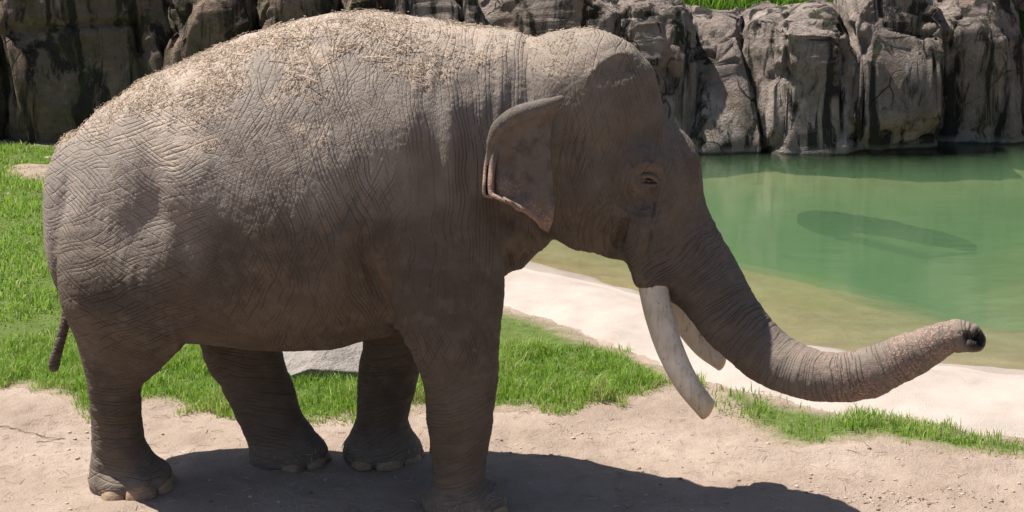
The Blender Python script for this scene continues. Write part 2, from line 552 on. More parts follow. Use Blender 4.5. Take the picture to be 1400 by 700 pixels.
# body
dent(205, 288, 26, 45, .040, -.35); dent(180, 318, 42, 40, .026)          # hollow in front of the haunch
dent(262, 245, 36, 56, -.028, -.2)
dent(130, 250, 45, 60, -.010)
dent(300, 300, 70, 90, .012)
stroke([(240, 290), (246, 340), (258, 390), (266, 440)], 14, .026)
stroke([(500, 225), (485, 270), (460, 310), (440, 330)], 6, .024); stroke([(520, 240), (500, 285), (478, 330)], 8, .016); stroke([(455, 300), (430, 345), (415, 380)], 12, .012)
stroke([(497, 330), (504, 370), (520, 415), (545, 455), (565, 480)], 8, .045, only=FRONTLEG | (SIDE < -.3))
stroke([(505, 300), (520, 300), (545, 298)], 7, .012)
dent(585, 230, 22, 50, .028, .15); dent(640, 215, 16, 60, .028); dent(560, 180, 24, 50, -.022); dent(612, 190, 14, 50, -.014)
dent(590, 400, 40, 40, -.010); dent(480, 400, 40, 50, .030); dent(505, 405, 26, 55, .035, .3); dent(640, 380, 30, 40, .012)
dent(720, 130, 22, 80, .030); stroke([(718, 45), (720, 90), (722, 145)], 5, .016)
stroke([(690, 290), (705, 330), (722, 362)], 4, .018); stroke([(705, 285), (725, 325), (742, 352)], 4, .018); stroke([(672, 300), (690, 345), (702, 380)], 6, .012)
stroke([(640, 330), (660, 370), (685, 395)], 6, .008)
stroke([(252, 462), (228, 475), (206, 495)], 6, .010)
dent(260, 445, 22, 26, -.012)
# head
dent(765, 190, 24, 70, .020, .1); dent(850, 215, 30, 26, .026, .3); dent(860, 165, 34, 34, .012)
dent(838, 98, 24, 20, .020, -.4); stroke([(800, 112), (815, 92), (838, 76), (862, 74), (875, 88)], 7, -.012); dent(885, 96, 12, 16, -.014)
stroke([(855, 296), (850, 310), (846, 328), (843, 345)], 4.0, .050); stroke([(868, 285), (876, 310), (872, 340), (862, 365)], 5, -.010); stroke([(838, 270), (822, 290), (815, 320), (820, 345)], 5, -.008)
dent(776, 248, 18, 34, .022); dent(884, 243, 16, 11, .024); stroke([(862, 232), (878, 222), (898, 226), (906, 240)], 5, -.014); stroke([(866, 256), (884, 266), (902, 260)], 5, -.010)
stroke([(858, 246), (862, 228), (880, 216), (902, 222), (912, 240)], 3, .006); stroke([(852, 250), (864, 268), (884, 276), (906, 270)], 3, .006)
stroke([(893, 258), (896, 290), (890, 320), (888, 350)], 3.5, .007)
stroke([(905, 250), (915, 300), (925, 350)], 12, -.010)
dent(925, 140, 14, 20, .016)
for k_ in range(7):
    r_ = 20 + 8 * k_
    stroke([(856 - r_ * .25, 322 - r_ * 1.0), (856 - r_ * .8, 322 - r_ * .62), (856 - r_ * 1.0, 322 - r_ * .05), (856 - r_ * .85, 322 + r_ * .45)], 2.4, .0105)
for k_ in range(5):
    r_ = 24 + 8 * k_
    stroke([(884 - r_ * .98, 246 + r_ * .1), (884 - r_ * .75, 246 + r_ * .55), (884 - r_ * .2, 246 + r_ * .8), (884 + r_ * .3, 246 + r_ * .75)], 2.4, .0028)
    stroke([(884 - r_ * .95, 246 - r_ * .2), (884 - r_ * .6, 246 - r_ * .7), (884, 246 - r_ * .92), (884 + r_ * .5, 246 - r_ * .7)], 2.6, .0034)
for k_ in range(6):
    stroke([(772 + 9 * k_, 150 + 6 * k_), (768 + 9 * k_, 185 + 4 * k_), (762 + 8 * k_, 215 + 3 * k_), (764 + 6 * k_, 250)], 2.8, .0105)
for k_ in range(5):
    stroke([(828 + 7 * k_, 92 + 3 * k_), (842 + 6 * k_, 80 + 4 * k_), (862 + 4 * k_, 84 + 6 * k_)], 2.8, .008)
# legs
dent(165, 612, 14, 14, -.012); stroke([(130, 622), (150, 640), (165, 668)], 6, .010, both=False); stroke([(126, 640), (160, 650), (200, 640)], 5, .008, both=False)
stroke([(190, 560), (170, 575), (140, 590)], 5, .006, both=False); stroke([(188, 535), (165, 545), (130, 550)], 5, .005, both=False)
stroke([(592, 648), (625, 655), (660, 640)], 5, .008, both=False); stroke([(590, 668), (625, 676), (660, 662)], 5, .008, both=False); stroke([(600, 560), (610, 600), (600, 640)], 8, .006, both=False)
BV = BV + BN * DISP[:, None]
# loose-skin relief: broad lumps, then folds running down the flank, rings on the trunk
q = BV - TRC[:, None][0] if False else None
tr_d = np.full(len(BV), 9.0); tr_s = np.zeros(len(BV))
_arc = np.concatenate([[0], np.cumsum(np.linalg.norm(np.diff(TRC, axis=0), axis=1))])
_i = np.nonzero(BV[:, 0] > .45)[0]
for j in range(len(TRC) - 1):
    a, b = TRC[j], TRC[j + 1]
    e = b - a
    t = ((BV[_i] - a) @ e) / (e @ e)
    if j > 0: t = np.clip(t, 0, None)
    if j < len(TRC) - 2: t = np.clip(t, None, 1)
    d = np.linalg.norm(BV[_i] - a - t[:, None] * e, axis=1)
    u = d < tr_d[_i]
    tr_d[_i[u]] = d[u]; tr_s[_i[u]] = (_arc[j] + t * (_arc[j + 1] - _arc[j]))[u]
TRUNK = smooth01((tr_s - .16) / .25) * (tr_d < .34)
low = fbm(BV * 3.2, 3, 5) * .006 + fbm(BV * np.array([9, 6, 4.0]), 3, 9) * .0035
s_w = tr_s + .02 * vnoise(BV * 6, 3)
ring = (vnoise(xyz(s_w * 26, SIDE * 3, BV[:, 2] * 0)) + .6 * vnoise(xyz(s_w * 48, SIDE * 4, 3.3 + BV[:, 2] * 0))) * .0042
face = (SIDE < -.05)
def ripples(px, py, wl, r0, r1, amp, a0, a1):
    X, Y = np.where(SIDE < 0, VPX, MPX) - px, np.where(SIDE < 0, VPY, MPY) - py
    r = np.hypot(X, Y); a = np.degrees(np.arctan2(-Y, X)) % 360
    am = np.maximum(smooth01((a - a0) / 25) * smooth01((a1 - a) / 25), smooth01((a + 360 - a0) / 25) * smooth01((a1 - a - 360) / 25))
    return amp * np.sin(r / wl * 2 * np.pi + 1.5 * vnoise(BV * 7, 71)) * smooth01((r - r0) / 8) * smooth01((r1 - r) / 20) * am * (np.abs(SIDE) > .08)
facer = ripples(856, 322, 10.5, 8, 66, .0060, 95, 265) + ripples(884, 246, 10, 22, 66, .0050, 100, 330) + ripples(884, 246, 11, 22, 55, .0045, 10, 100)
facer = facer + ripples(735, 190, 13, 30, 80, .0035, 320, 385)
legw = smooth01((1.0 - BV[:, 2]) / .4) * (1 - TRUNK) * (BV[:, 0] < .3)
legr = vnoise(xyz(BV[:, 0] * 5 + 40, BV[:, 1] * 5, BV[:, 2] * 22 + 3 * BV[:, 0]), 4) * .005 + vnoise(xyz(BV[:, 0] * 14, BV[:, 1] * 14, BV[:, 2] * 9), 6) * .003
legw = legw * ~((VPX < 100) & (VPY > 415))
headm = smooth01((BV[:, 0] - .05) / .2) * (1 - TRUNK)
neckm = smooth01((BV[:, 0] + .75) / .35) * (1 - smooth01((BV[:, 0] - .12) / .25)) * smooth01((BV[:, 2] - 1.0) / .4)
neckw = vnoise(xyz(BV[:, 0] * 26 + 1.6 * vnoise(BV * 3, 8), BV[:, 1] * 4, BV[:, 2] * 3), 7) * .0045
foldm = (1 - headm) * (1 - TRUNK) * (1 - legw)
fold = vnoise(xyz(BV[:, 0] * 13 + BV[:, 2] * 5 + 1.2 * vnoise(BV * 2.5, 8), BV[:, 1] * 3, BV[:, 2] * 4), 12) * .004
BN = normals(BV, BF)
BV = BV + BN * (facer + low + ring * TRUNK + legr * legw + neckw * neckm + fold * foldm * .5)[:, None]
BV[:, 2] = np.maximum(BV[:, 2], -.008)
BN = normals(BV, BF)

# ---- one subdivision, then the creases of the hide are cut into the surface
def subdivide(F, A):
    n = len(A)
    E = np.sort(np.stack([F, np.roll(F, -1, 1)], -1).reshape(-1, 2), 1)
    U, inv = np.unique(E[:, 0].astype(np.int64) * n + E[:, 1], return_inverse=True)
    ea, eb = U // n, U % n
    inv = inv.reshape(-1, 4)
    B = np.vstack([A, (A[ea] + A[eb]) / 2, A[F].mean(1)])
    c = n + len(U) + np.arange(len(F))
    G_ = np.concatenate([np.stack([F[:, i], n + inv[:, i], c, n + inv[:, i - 1]], -1) for i in range(4)])
    return G_, B
PK = np.column_stack([BV, SIDE, tr_s, tr_d, TRUNK, legw, headm, neckm, foldm])
BF, PK = subdivide(BF, PK)
BV = PK[:, :3].copy(); SIDE, tr_s, tr_d, TRUNK, legw, headm, neckm, foldm = PK[:, 3:].T.copy()
_e = np.vstack([BF[:, [0, 1]], BF[:, [1, 2]], BF[:, [2, 3]], BF[:, [3, 0]]])
_e = np.unique(np.sort(_e, 1), axis=0)
_deg = np.bincount(_e.ravel(), minlength=len(BV)).astype(float)
for lam in (.6, -.55) * 2:
    BV = BV + lam * lap(BV)
VPX, VPY = project(BV)
BN = normals(BV, BF)
LINES = []
def creases(u, width, seed, brk=2.0, keep=.0, depth_var=.6):
    """broken, wandering lines where u crosses whole numbers"""
    d = np.abs(u - np.round(u))
    LINES.append(None)
    m = smooth01((vnoise(BV * brk * 3.1 + np.round(u)[:, None] * 7.31, seed) - keep + .25) / .5)
    v = 1 - depth_var + depth_var * (.5 + .5 * vnoise(BV * 4.2, seed + 3))
    LINES[-1] = (u, m * v)
    return np.exp(-(d / width) ** 2) * m * v
_x, _y, _z = BV.T
w1, w2 = vnoise(BV * 2.6, 91), vnoise(BV * 2.6, 92)
w3, w4 = vnoise(BV * 8, 93), vnoise(BV * 8, 94)
rumpm = smooth01((-1.25 - _x) / .6)
# body: two families crossing; steeper towards the shoulder
ang1 = np.interp(_x, [-2.5, -1.7, -1.0, -.3, .3, .9], [80, 62, 25, 10, 6, 30]); ang2 = np.interp(_x, [-2.5, -1.7, -1.0, -.3, .3, .9], [20, 8, -18, -14, -30, -30])
def fam(ang, f):
    a = np.radians(ang)
    return (np.cos(a) * (_x + .35) + np.sin(a) * (_z - 1.5)) * f
def weigh(c, wt):                       # fade a family of lines out of a region, also for the shader
    LINES[-1] = (LINES[-1][0], LINES[-1][1] * wt)
    return c * wt
fl = 1 - .75 * rumpm; ru_ = .30 + .70 * rumpm
c1 = weigh(creases(fam(-24 + 0 * _x, 50) + 1.5 * w1 + .9 * w3, .17, 201, 2.4, .05), fl)
c2 = weigh(creases(fam(18 + 0 * _x, 52) + 1.5 * w2 + .9 * w4, .16, 202, 2.4, .05), fl)
c3 = weigh(creases(fam(60 + 0 * _x, 50) + 1.6 * w2 + .9 * w4, .18, 203, 2.6, .05), ru_)
c5 = weigh(creases(fam(112 + 0 * _x, 54) + 1.6 * w1 + .9 * w3, .18, 207, 2.6, .05), ru_)
bodyc = np.maximum(np.maximum(c1, c2), np.maximum(c3, c5))
neckc = np.maximum(creases(_x * 50 + 1.8 * w1 + .7 * w3, .18, 204, 1.0, -.1), .5 * c3)
legc = np.maximum(creases(_z * 46 + 8 * (_x - .1) * np.where(_x < -1.2, 1, -1) + 1.3 * w1 + .6 * w3, .18, 205, 2.0), .8 * creases(_z * 34 - 20 * _x + 1.2 * w2 + .6 * w4, .16, 206, 2.0))
ringcr = creases(tr_s * np.interp(tr_s, [0, .5, 2.2], [52, 58, 70]) + 1.6 * w1 + 1.5 * w3, .21, 208, 2.6, .0, .8)
hc = np.maximum(c3, c5) * .7 + np.maximum(c1, c2) * .45
cre = bodyc
cre = cre + (legc - cre) * legw
cre = cre + (neckc - cre) * np.clip(neckm * .9, 0, 1)
cre = cre + (hc - cre) * headm * .9
cre = cre + (ringcr - cre) * TRUNK
CDEPTH = .0034 * (1 - TRUNK) + .0050 * TRUNK
BV = BV - BN * (cre * CDEPTH)[:, None] + BN * (.0012 * vnoise(BV * 55, 209))[:, None]
BV[:, 2] = np.maximum(BV[:, 2], -.008)
BN = normals(BV, BF)
nbody = len(BV)
# flow of the fine skin creases, as a warped coordinate per vertex
_x, _y, _z = BV.T
_xs = np.linspace(-3, 3, 200)
_sx = np.interp(_xs, [-2.5, -1.7, -1.0, -.5, .1, .5, 1], [40, 42, 58, 66, 66, 50, 46])
_ux = np.cumsum(_sx) * (_xs[1] - _xs[0])
_szx = np.interp(_x, [-2.5, -1.7, -1.0, -.5, .1, .5, 1], [66, 60, 36, 28, 26, 44, 46])
_w = xyz(vnoise(BV * 5, 61), vnoise(BV * 5, 62), vnoise(BV * 5, 63)) * .9 + xyz(vnoise(BV * 14, 64), vnoise(BV * 14, 65), vnoise(BV * 14, 66)) * .35
_x, _y, _z = BV.T
WC = np.stack([np.interp(_x, _xs, _ux) + 14 * (_z - 1.5) * np.sin(_x * 2.2), _y * 44, _szx * (np.maximum(_z, 1.0) - 1.5) + 74 * np.minimum(_z - 1.0, 0)], -1) + _w

# ---- ear flap, eyelids: extra sheets welded into the same skin mesh
XV, XF, XA = [BV], [BF], []
def add_sheet(V, F):
    off = sum(len(v) for v in XV)
    XV.append(V); XF.append(F + off)
def thick_sheet(P, th):
    """P (nu,nv,3) -> closed thin slab"""
    nu, nv = P.shape[:2]
    du = np.gradient(P, axis=0); dv = np.gradient(P, axis=1)
    n = np.cross(du, dv); n /= np.linalg.norm(n, axis=2, keepdims=True) + 1e-9
    th = np.broadcast_to(th, (nu, nv))[..., None]
    A = (P + n * th / 2).reshape(-1, 3); B = (P - n * th / 2).reshape(-1, 3)
    f = grid_faces(nu, nv)
    m = nu * nv
    idx = np.arange(m).reshape(nu, nv)
    rim = np.concatenate([idx[:, 0], idx[-1, 1:], idx[-2::-1, -1], idx[0, -2:0:-1]])
    r2 = np.roll(rim, -1)
    side = np.stack([rim, r2, r2 + m, rim + m], -1)
    return np.vstack([A, B]), np.vstack([f, f[:, ::-1] + m, side[:, ::-1]])
def tube(P, R, nseg=14, squash=1.0):
    P = np.asarray(P, float); R = np.broadcast_to(np.asarray(R, float), (len(P),))
    T = np.gradient(P, axis=0); T /= np.linalg.norm(T, axis=1, keepdims=True)
    ref = np.array([0, 1.0, 0.02])
    U = np.cross(T, ref); U /= np.linalg.norm(U, axis=1, keepdims=True)
    W = np.cross(T, U)
    a = np.linspace(0, 2 * np.pi, nseg, endpoint=False)
    ring = P[:, None] + R[:, None, None] * (np.cos(a)[None, :, None] * U[:, None] + squash * np.sin(a)[None, :, None] * W[:, None])
    V = np.vstack([ring.reshape(-1, 3), P[:1] - T[:1] * R[0] * .3, P[-1:] + T[-1:] * R[-1] * .3])
    n = len(P)
    i = np.arange(n - 1)[:, None] * nseg; j = np.arange(nseg)[None]; j2 = (j + 1) % nseg
    F = np.stack([i + j, i + nseg + j, i + nseg + j2, i + j2], -1).reshape(-1, 4)
    k = n * nseg
    c0 = np.stack([np.full(nseg, k), np.arange(nseg), (np.arange(nseg) + 1) % nseg, np.full(nseg, k)], -1)
    c1 = np.stack([np.full(nseg, k + 1), (n - 1) * nseg + (np.arange(nseg) + 1) % nseg, (n - 1) * nseg + np.arange(nseg), np.full(nseg, k + 1)], -1)
    return V, F, c0[:, :3], c1[:, :3]
def add_tube(P, R, nseg=14, squash=1.0):
    V, F, c0, c1 = tube(P, R, nseg, squash)
    # close the ends with degenerate-free quads: end rings are shrunk, so leave them buried
    add_sheet(V, F)
SKIN_ROWS = []
def ear(sgn):
    """front (attached) edge, rear (free) edge as photo points; lower rim between them; sgn -1 near side, +1 far side"""
    nu, nv = 56, 64
    s = np.linspace(0, 1, nu)[:, None]; t = np.linspace(0, 1, nv)[None, :]
    front = catmull([(764, 140), (754, 165), (751, 200), (754, 240), (757, 275), (754, 300), (747, 316)], nv)
    rear = catmull([(676, 172), (668, 196), (664, 222), (662, 245), (662, 266), (674, 269), (684, 271)], nv)
    mid1 = catmull([(700, 156), (690, 185), (685, 215), (683, 240), (684, 262), (690, 272), (700, 278)], nv)
    mid2 = catmull([(732, 146), (722, 175), (720, 205), (722, 240), (724, 268), (726, 288), (728, 299)], nv)
    G = np.stack([front, mid2, mid1, rear])
    pts = np.zeros((nu, nv, 2))
    for j in range(nv):
        pts[:, j] = catmull(G[:, j], nu)
    out = .0 + .20 * np.sin(np.pi * .5 * np.clip(s * 1.25, 0, 1)) * (0.62 + .38 * t) + 0 * t
    out = out - .05 * s ** 3 * (1 - t) - .055 * np.sin(np.pi * s) * np.sin(np.pi * np.clip(t * 1.1, 0, 1))
    pts[..., 1] += 3.0 * vnoise(xyz(s * 9, 0.4, 0.2), 27) * smooth01((t - .8) / .2)
    ripple = .055 * np.sin((s - 1) * 34 + 1.0 - .6 * t) * smooth01((s - .62) / .25) * smooth01((t - .18) / .4)
    vein = .006 * np.sin(s * 9 + 3 * t + 2 * vnoise(xyz(s * 3, t * 3, 0.1), 22)) * smooth01(s / .2)
    lump = .020 * vnoise(xyz(s * 5, t * 5, 0.3), 21)
    off = out + ripple + lump + vein
    P = np.zeros((nu, nv, 3))
    base = YH - .36
    for i in range(nu):
        for j in range(nv):
            P[i, j] = at(pts[i, j, 0], pts[i, j, 1], base - off[i, j])
    th = .015 + .012 * (1 - s) + 0 * t
    if sgn > 0:
        P[..., 1] = YH - .33 + (P[..., 1] - (YH - .33)) * .35
    rim = [(768, 133), (752, 140), (734, 146), (714, 152), (696, 160), (682, 172), (674, 186), (669, 204), (666, 224)]
    roff = [-.02, .06, .11, .15, .175, .185, .185, .18, .17]
    RP = catmull(np.array([at(x, y + 2, base - (o * (.35 if sgn > 0 else 1)) - (.01 if sgn > 0 else .032)) for (x, y), o in zip(rim, roff)]), 40)
    RR = np.interp(np.linspace(0, 1, 40), [0, .15, .4, .62, .8, 1], [.020, .036, .043, .038, .022, .004])
    RR = RR * (1 + .10 * vnoise(xyz(np.linspace(0, 9, 40), 0.2, 0.7), 4))
    V1, F1 = thick_sheet(P, th)
    V2, F2, _, _ = tube(RP, RR, 16, 1.0)
    if sgn > 0:
        for V in (V1, V2):
            V[:, 1] = 2 * YH - V[:, 1]
        F1, F2 = F1[:, ::-1], F2[:, ::-1]
    add_sheet(V1, F1); add_sheet(V2, F2)
    return P
EAR_START = sum(len(v) for v in XV)
ear(-1); ear(1)
EAR_END = sum(len(v) for v in XV)
# near-side surface depth at a photo point
def skin_point(px, py, near=True):
    m = (SIDE < -.02) & (np.abs(VPX - px) < 7) & (np.abs(VPY - py) < 7)
    i = np.nonzero(m)[0]
    i = i[np.argsort(np.hypot(VPX[i] - px, VPY[i] - py))[:8]]
    return BV[i].mean(0)
EYE = skin_point(885, 244)
def lid(pts, r, outs):
    P = []
    for (x, y), o in zip(pts, outs):
        p = at(x, y, EYE[1] - o)
        P.append(p)
    return catmull(np.array(P), 24), r * np.sin(np.linspace(.25, math.pi - .25, 24))
for mir in (False, True):
    for pts, r, outs in [([(871, 246), (878, 241), (887, 240), (895, 244), (900, 251)], .014, [-.014, .008, .014, .008, -.014]),
                         ([(872, 248.5), (879, 251.5), (887, 253), (894, 253), (900, 251)], .010, [-.014, .005, .010, .005, -.014])]:
        P, R = lid(pts, r, outs)
        if mir: P[:, 1] = 2 * YH - P[:, 1]
        add_tube(P, R, 12)
AV, AF = np.vstack(XV), np.vstack(XF)

# ------------------------------------------------------------------ skin material
M = Mat('elephant_skin', 0.82, 0.22)
p = M.pos()
trunk_a, head_a, dust_a, pink_a, ear_a = (M.attr(a) for a in ('trunk', 'head', 'dust', 'pink', 'ear'))
ringc = M.attr('ringc', True)
wc = M.attr('wc', True)
def fmix(f, a, b):
    m = M.n('Mix', data_type='FLOAT'); M.put(m.inputs[0], f); M.put(m.inputs[2], a); M.put(m.inputs[3], b)
    return m.outputs[0]
def comps(name):
    sp = M.n('SeparateXYZ'); M.link(M.attr(name, True), sp.inputs[0])
    return list(sp.outputs)
us = comps('ua') + comps('ub') + comps('uc'); ms = comps('ma') + comps('mb') + comps('mc')
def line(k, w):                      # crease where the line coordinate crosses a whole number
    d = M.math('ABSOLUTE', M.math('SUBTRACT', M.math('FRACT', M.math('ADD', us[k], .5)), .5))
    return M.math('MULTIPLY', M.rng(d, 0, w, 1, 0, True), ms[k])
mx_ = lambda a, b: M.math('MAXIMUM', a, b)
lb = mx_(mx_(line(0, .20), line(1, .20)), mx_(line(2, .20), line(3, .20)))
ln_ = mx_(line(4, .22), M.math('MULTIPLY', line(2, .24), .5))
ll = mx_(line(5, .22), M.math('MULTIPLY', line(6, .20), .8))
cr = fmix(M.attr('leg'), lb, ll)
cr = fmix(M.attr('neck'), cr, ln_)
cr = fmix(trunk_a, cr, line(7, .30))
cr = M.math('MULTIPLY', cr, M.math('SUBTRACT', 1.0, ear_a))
cB = M.voro(wc, 1.3)
h = M.math('SUBTRACT', 1.0, cr)
pebble = M.math('MULTIPLY', M.rng(cB, 0, .2, 0, 1, True), .22)
fine = M.noise(p, 190, 2, .6)
hh = M.math('ADD', M.math('ADD', h, pebble), M.math('MULTIPLY', fine, .22))
n1 = M.bump(hh, .0050, 1.0)
# colour: grey brown hide, warmer below, dust and painted sunlit tone on top, pink freckles on trunk and ear rim
big = M.noise(p, 2.2, 4, .6)
base = M.ramp(big, [(.25, (.064, .050, .038)), (.5, (.088, .069, .053)), (.75, (.120, .096, .076))])
base = M.mix(M.rng(M.noise(M.scale(p, (1.2, 1, 2.6)), 3.1, 3), .5, .7, 0, .45), base, (.14, .101, .068))
base = M.mix(M.rng(M.noise(p, 11, 4, .65), .5, .68, 0, .4), base, (.150, .128, .108))
base = M.mix(M.math('MULTIPLY', trunk_a, .25), base, (.10, .085, .082))
base = M.mix(M.math('MULTIPLY', M.math('MULTIPLY', head_a, M.math('SUBTRACT', 1.0, trunk_a)), M.rng(M.noise(p, 5, 4, .6), .35, .65, .1, .55)), base, (.142, .118, .098))
coat = M.attr('coat')
base = M.mix(M.math('MULTIPLY', coat, M.rng(M.noise(p, 7, 5, .65), .25, .6, .55, 1)), base, (.258, .219, .190))  # upper hide paled: dust, with the sunlit contrast painted in
base = M.mix(M.math('MULTIPLY', cr, .30), base, (.060, .047, .039))  # creases darkened in the colour: dirt plus the shade inside them
dn = M.noise(p, 26, 4, .65)
dustf = M.math('MULTIPLY', dust_a, M.rng(dn, .34, .58, .45, 1))
base = M.mix(M.math('MULTIPLY', dustf, .85), base, M.mix(M.noise(p, 60, 3), (.33, .255, .20), (.50, .40, .315)))
base = M.mix(M.math('MULTIPLY', ear_a, M.rng(M.noise(p, 14, 4, .65), .42, .62, 0, .8)), base, (.15, .132, .122))
base = M.mix(M.math('MULTIPLY', ear_a, M.rng(M.noise(p, 9, 4, .6), .52, .66, 0, .6)), base, (.045, .038, .034))
pk = M.math('MULTIPLY', pink_a, M.rng(M.voro(M.warp(p, 20, .02), 75, 'F1'), .25, .5, 1, 0))
base = M.mix(M.math('MULTIPLY', pk, .85), base, (.46, .25, .185))
base = M.mix(M.math('MULTIPLY', M.math('MULTIPLY', pink_a, ear_a), .4), base, (.30, .19, .14))
wet = M.attr('dark')
base = M.mix(wet, base, (.022, .018, .016))
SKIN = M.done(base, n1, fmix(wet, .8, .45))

Mk = Mat('toenail_horn', 0.6, 0.35)
p = Mk.pos()
NAIL = Mk.done(Mk.ramp(Mk.noise(Mk.scale(p, (20, 20, 60)), 1.5, 4), [(.3, (.20, .13, .08)), (.7, (.38, .265, .17))]), Mk.bump(Mk.noise(Mk.scale(p, (30, 30, 90)), 2, 3), .003))
Mi = Mat('tusk_ivory', 0.5, 0.35)
p = Mi.pos()
st = Mi.noise(Mi.scale(p, (30, 30, 6), rot=(0, .35, 0)), 1.2, 5, .65)
ic = Mi.ramp(Mi.noise(p, 5, 4), [(.3, (.48, .41, .32)), (.65, (.66, .61, .52))])
ic = Mi.mix(Mi.rng(st, .50, .68, 0, .6), ic, (.30, .24, .17))
ic = Mi.mix(Mi.rng(Mi.noise(p, 9, 5, .7), .52, .7, 0, .3), ic, (.50, .41, .29))
ic = Mi.mix(Mi.rng(Mi.noise(Mi.scale(p, (90, 90, 5), rot=(0, .35, 0)), 1.0, 3), .66, .70, 0, .8), ic, (.09, .07, .05))
ic = Mi.mix(Mi.rng(Mi.noise(p, 38, 2), .68, .74, 0, .7), ic, (.10, .08, .06))
ic = Mi.mix(Mi.attr('tipdirt'), ic, (.50, .36, .20))
IVORY = Mi.done(ic, Mi.bump(st, .004), .5)
Me = Mat('eye_dark', 0.12, 0.6)
EYEM = Me.done((.018, .010, .006))

# ------------------------------------------------------------------ elephant objects
eroot = empty('elephant', (float(body_mid(-.3)) * 0 - .35, 9.95, 0))
tag(eroot, 'Asian bull elephant in profile with trunk stretched forward and hay on its back', 'elephant')
ebase = np.array([-.35, 9.95, 0])
def epart(name, V, F, mat):
    o = mesh_np(name, V - ebase, F, mat, eroot)
    return o
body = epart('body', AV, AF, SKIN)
NT = len(AV)
def pad(a, fill=0.0):
    r = np.full((NT,) + a.shape[1:], fill); r[:nbody] = a
    return r
ang = np.arctan2(SIDE, (BV[:, 2] - np.interp(tr_s, _arc, TRC[:, 2])))
ring_xyz = np.stack([tr_s * 62, SIDE * 9, (BV[:, 2] + BV[:, 0] * .5) * 4], -1)
_rw = xyz(vnoise(BV * 8, 81), vnoise(BV * 8, 82), vnoise(BV * 8, 83)) * .9
attr(body, 'ringc', pad(ring_xyz + _rw))
wcf = np.zeros((NT, 3)); wcf[:nbody] = WC; wcf[nbody:] = AV[nbody:] * 45
attr(body, 'wc', wcf)
attr(body, 'trunk', pad(TRUNK)); attr(body, 'head', pad(headm, 1.0))
topz = np.interp(BV[:, 0], [-2.6, -2.2, -1.5, -.8, 0, .4, .8], [1.75, 2.05, 2.28, 2.34, 2.42, 2.48, 2.62])
edge = fbm(BV * np.array([3, 3, 3.0]), 3, 31) * .22
edge = edge + .16 * fbm(BV * 9, 2, 35)
dust = smooth01((BN[:, 2] - .34 + edge) / .38) * smooth01((BV[:, 2] - topz + .30 + edge) / .34)
dust = dust * (1 - .45 * smooth01((BV[:, 0] + .25) / .35)) * (1 - .6 * smooth01((BV[:, 0] - .62) / .2))
dust = np.maximum(dust, .18 * smooth01((BN[:, 2] - .2) / .5) * (BV[:, 2] > .5))
dust = np.maximum(dust, .35 * smooth01((.25 - BV[:, 2]) / .25) * (BV[:, 0] < .5))
pinkb = smooth01((tr_s - 1.2) / .5) * TRUNK * np.clip(.55 + .6 * fbm(BV * 7, 2, 44), 0, 1)
coat = smooth01((BV[:, 2] - np.interp(BV[:, 0], [-2.6, -2.1, -1.5, -.6, .2, .6], [.95, 1.2, 1.42, 1.6, 1.75, 2.0]) + .25 * fbm(BV * 2.2, 3, 88)) / .6) * .9 * (1 - .55 * headm) * (1 - TRUNK)
coat = np.maximum(coat, .42 * smooth01((tr_s - .95) / .5) * TRUNK)
coat = np.maximum(coat, .22 * smooth01((.45 - BV[:, 2]) / .4) * (BV[:, 0] < .5))
cf = pad(coat, .0); attr(body, 'coat', cf)
a_dust = pad(dust); a_pink = pad(pinkb); a_ear = np.zeros(NT); a_ear[EAR_START:EAR_END] = 1
ev = AV[EAR_START:EAR_END]; epx, epy = project(ev)
edgeline = np.interp(epx, [662, 690, 728, 748], [262, 270, 297, 316])
a_pink[EAR_START:EAR_END] = smooth01(1.1 - (edgeline - epy) / 48) * np.clip(.9 + fbm(ev * 9, 2, 3), 0, 1) + .8 * smooth01((684 - epx) / 18) * smooth01((epy - 205) / 30)
a_dust[EAR_START:EAR_END] = .06
_L = [LINES[0], LINES[1], LINES[2], LINES[3], LINES[4], LINES[5], LINES[6], LINES[7], LINES[7]]
for nm, k in (('a', 0), ('b', 3), ('c', 6)):
    attr(body, 'u' + nm, pad(np.stack([_L[k + j][0] for j in range(3)], -1)))
    attr(body, 'm' + nm, pad(np.stack([_L[k + j][1] * (1 - .25 * headm) for j in range(3)], -1)))
attr(body, 'leg', pad(legw)); attr(body, 'neck', pad(np.clip(neckm * .9, 0, 1)))
attr(body, 'dust', a_dust); attr(body, 'pink', np.clip(a_pink, 0, 1)); attr(body, 'ear', a_ear)
dk = np.zeros(len(BV))
nost = at(1336, 464, YH - .86)
dk = np.maximum(dk, .95 * smooth01(1.6 - np.linalg.norm((BV - nost) / .055, axis=1)))
tear = catmull([(893, 254), (896, 270), (895, 285), (891, 305), (890, 325), (887, 345), (888, 358)], 40)
td_ = np.full(len(BV), 99.0)
_n = np.nonzero((SIDE < 0) & (VPX > 860) & (VPX < 925) & (VPY > 235) & (VPY < 375))[0]
for a_ in tear:
    td_[_n] = np.minimum(td_[_n], np.hypot(VPX[_n] - a_[0], VPY[_n] - a_[1]))
dk = np.maximum(dk, np.clip(.45 + .5 * vnoise(BV * 30, 5), 0, .7) * smooth01(1.6 - td_ / np.interp(VPY, [250, 262, 275, 300, 330, 350], [5, 5, 1.8, 1.4, 2.6, 2.0])))
attr(body, 'dark', pad(dk))

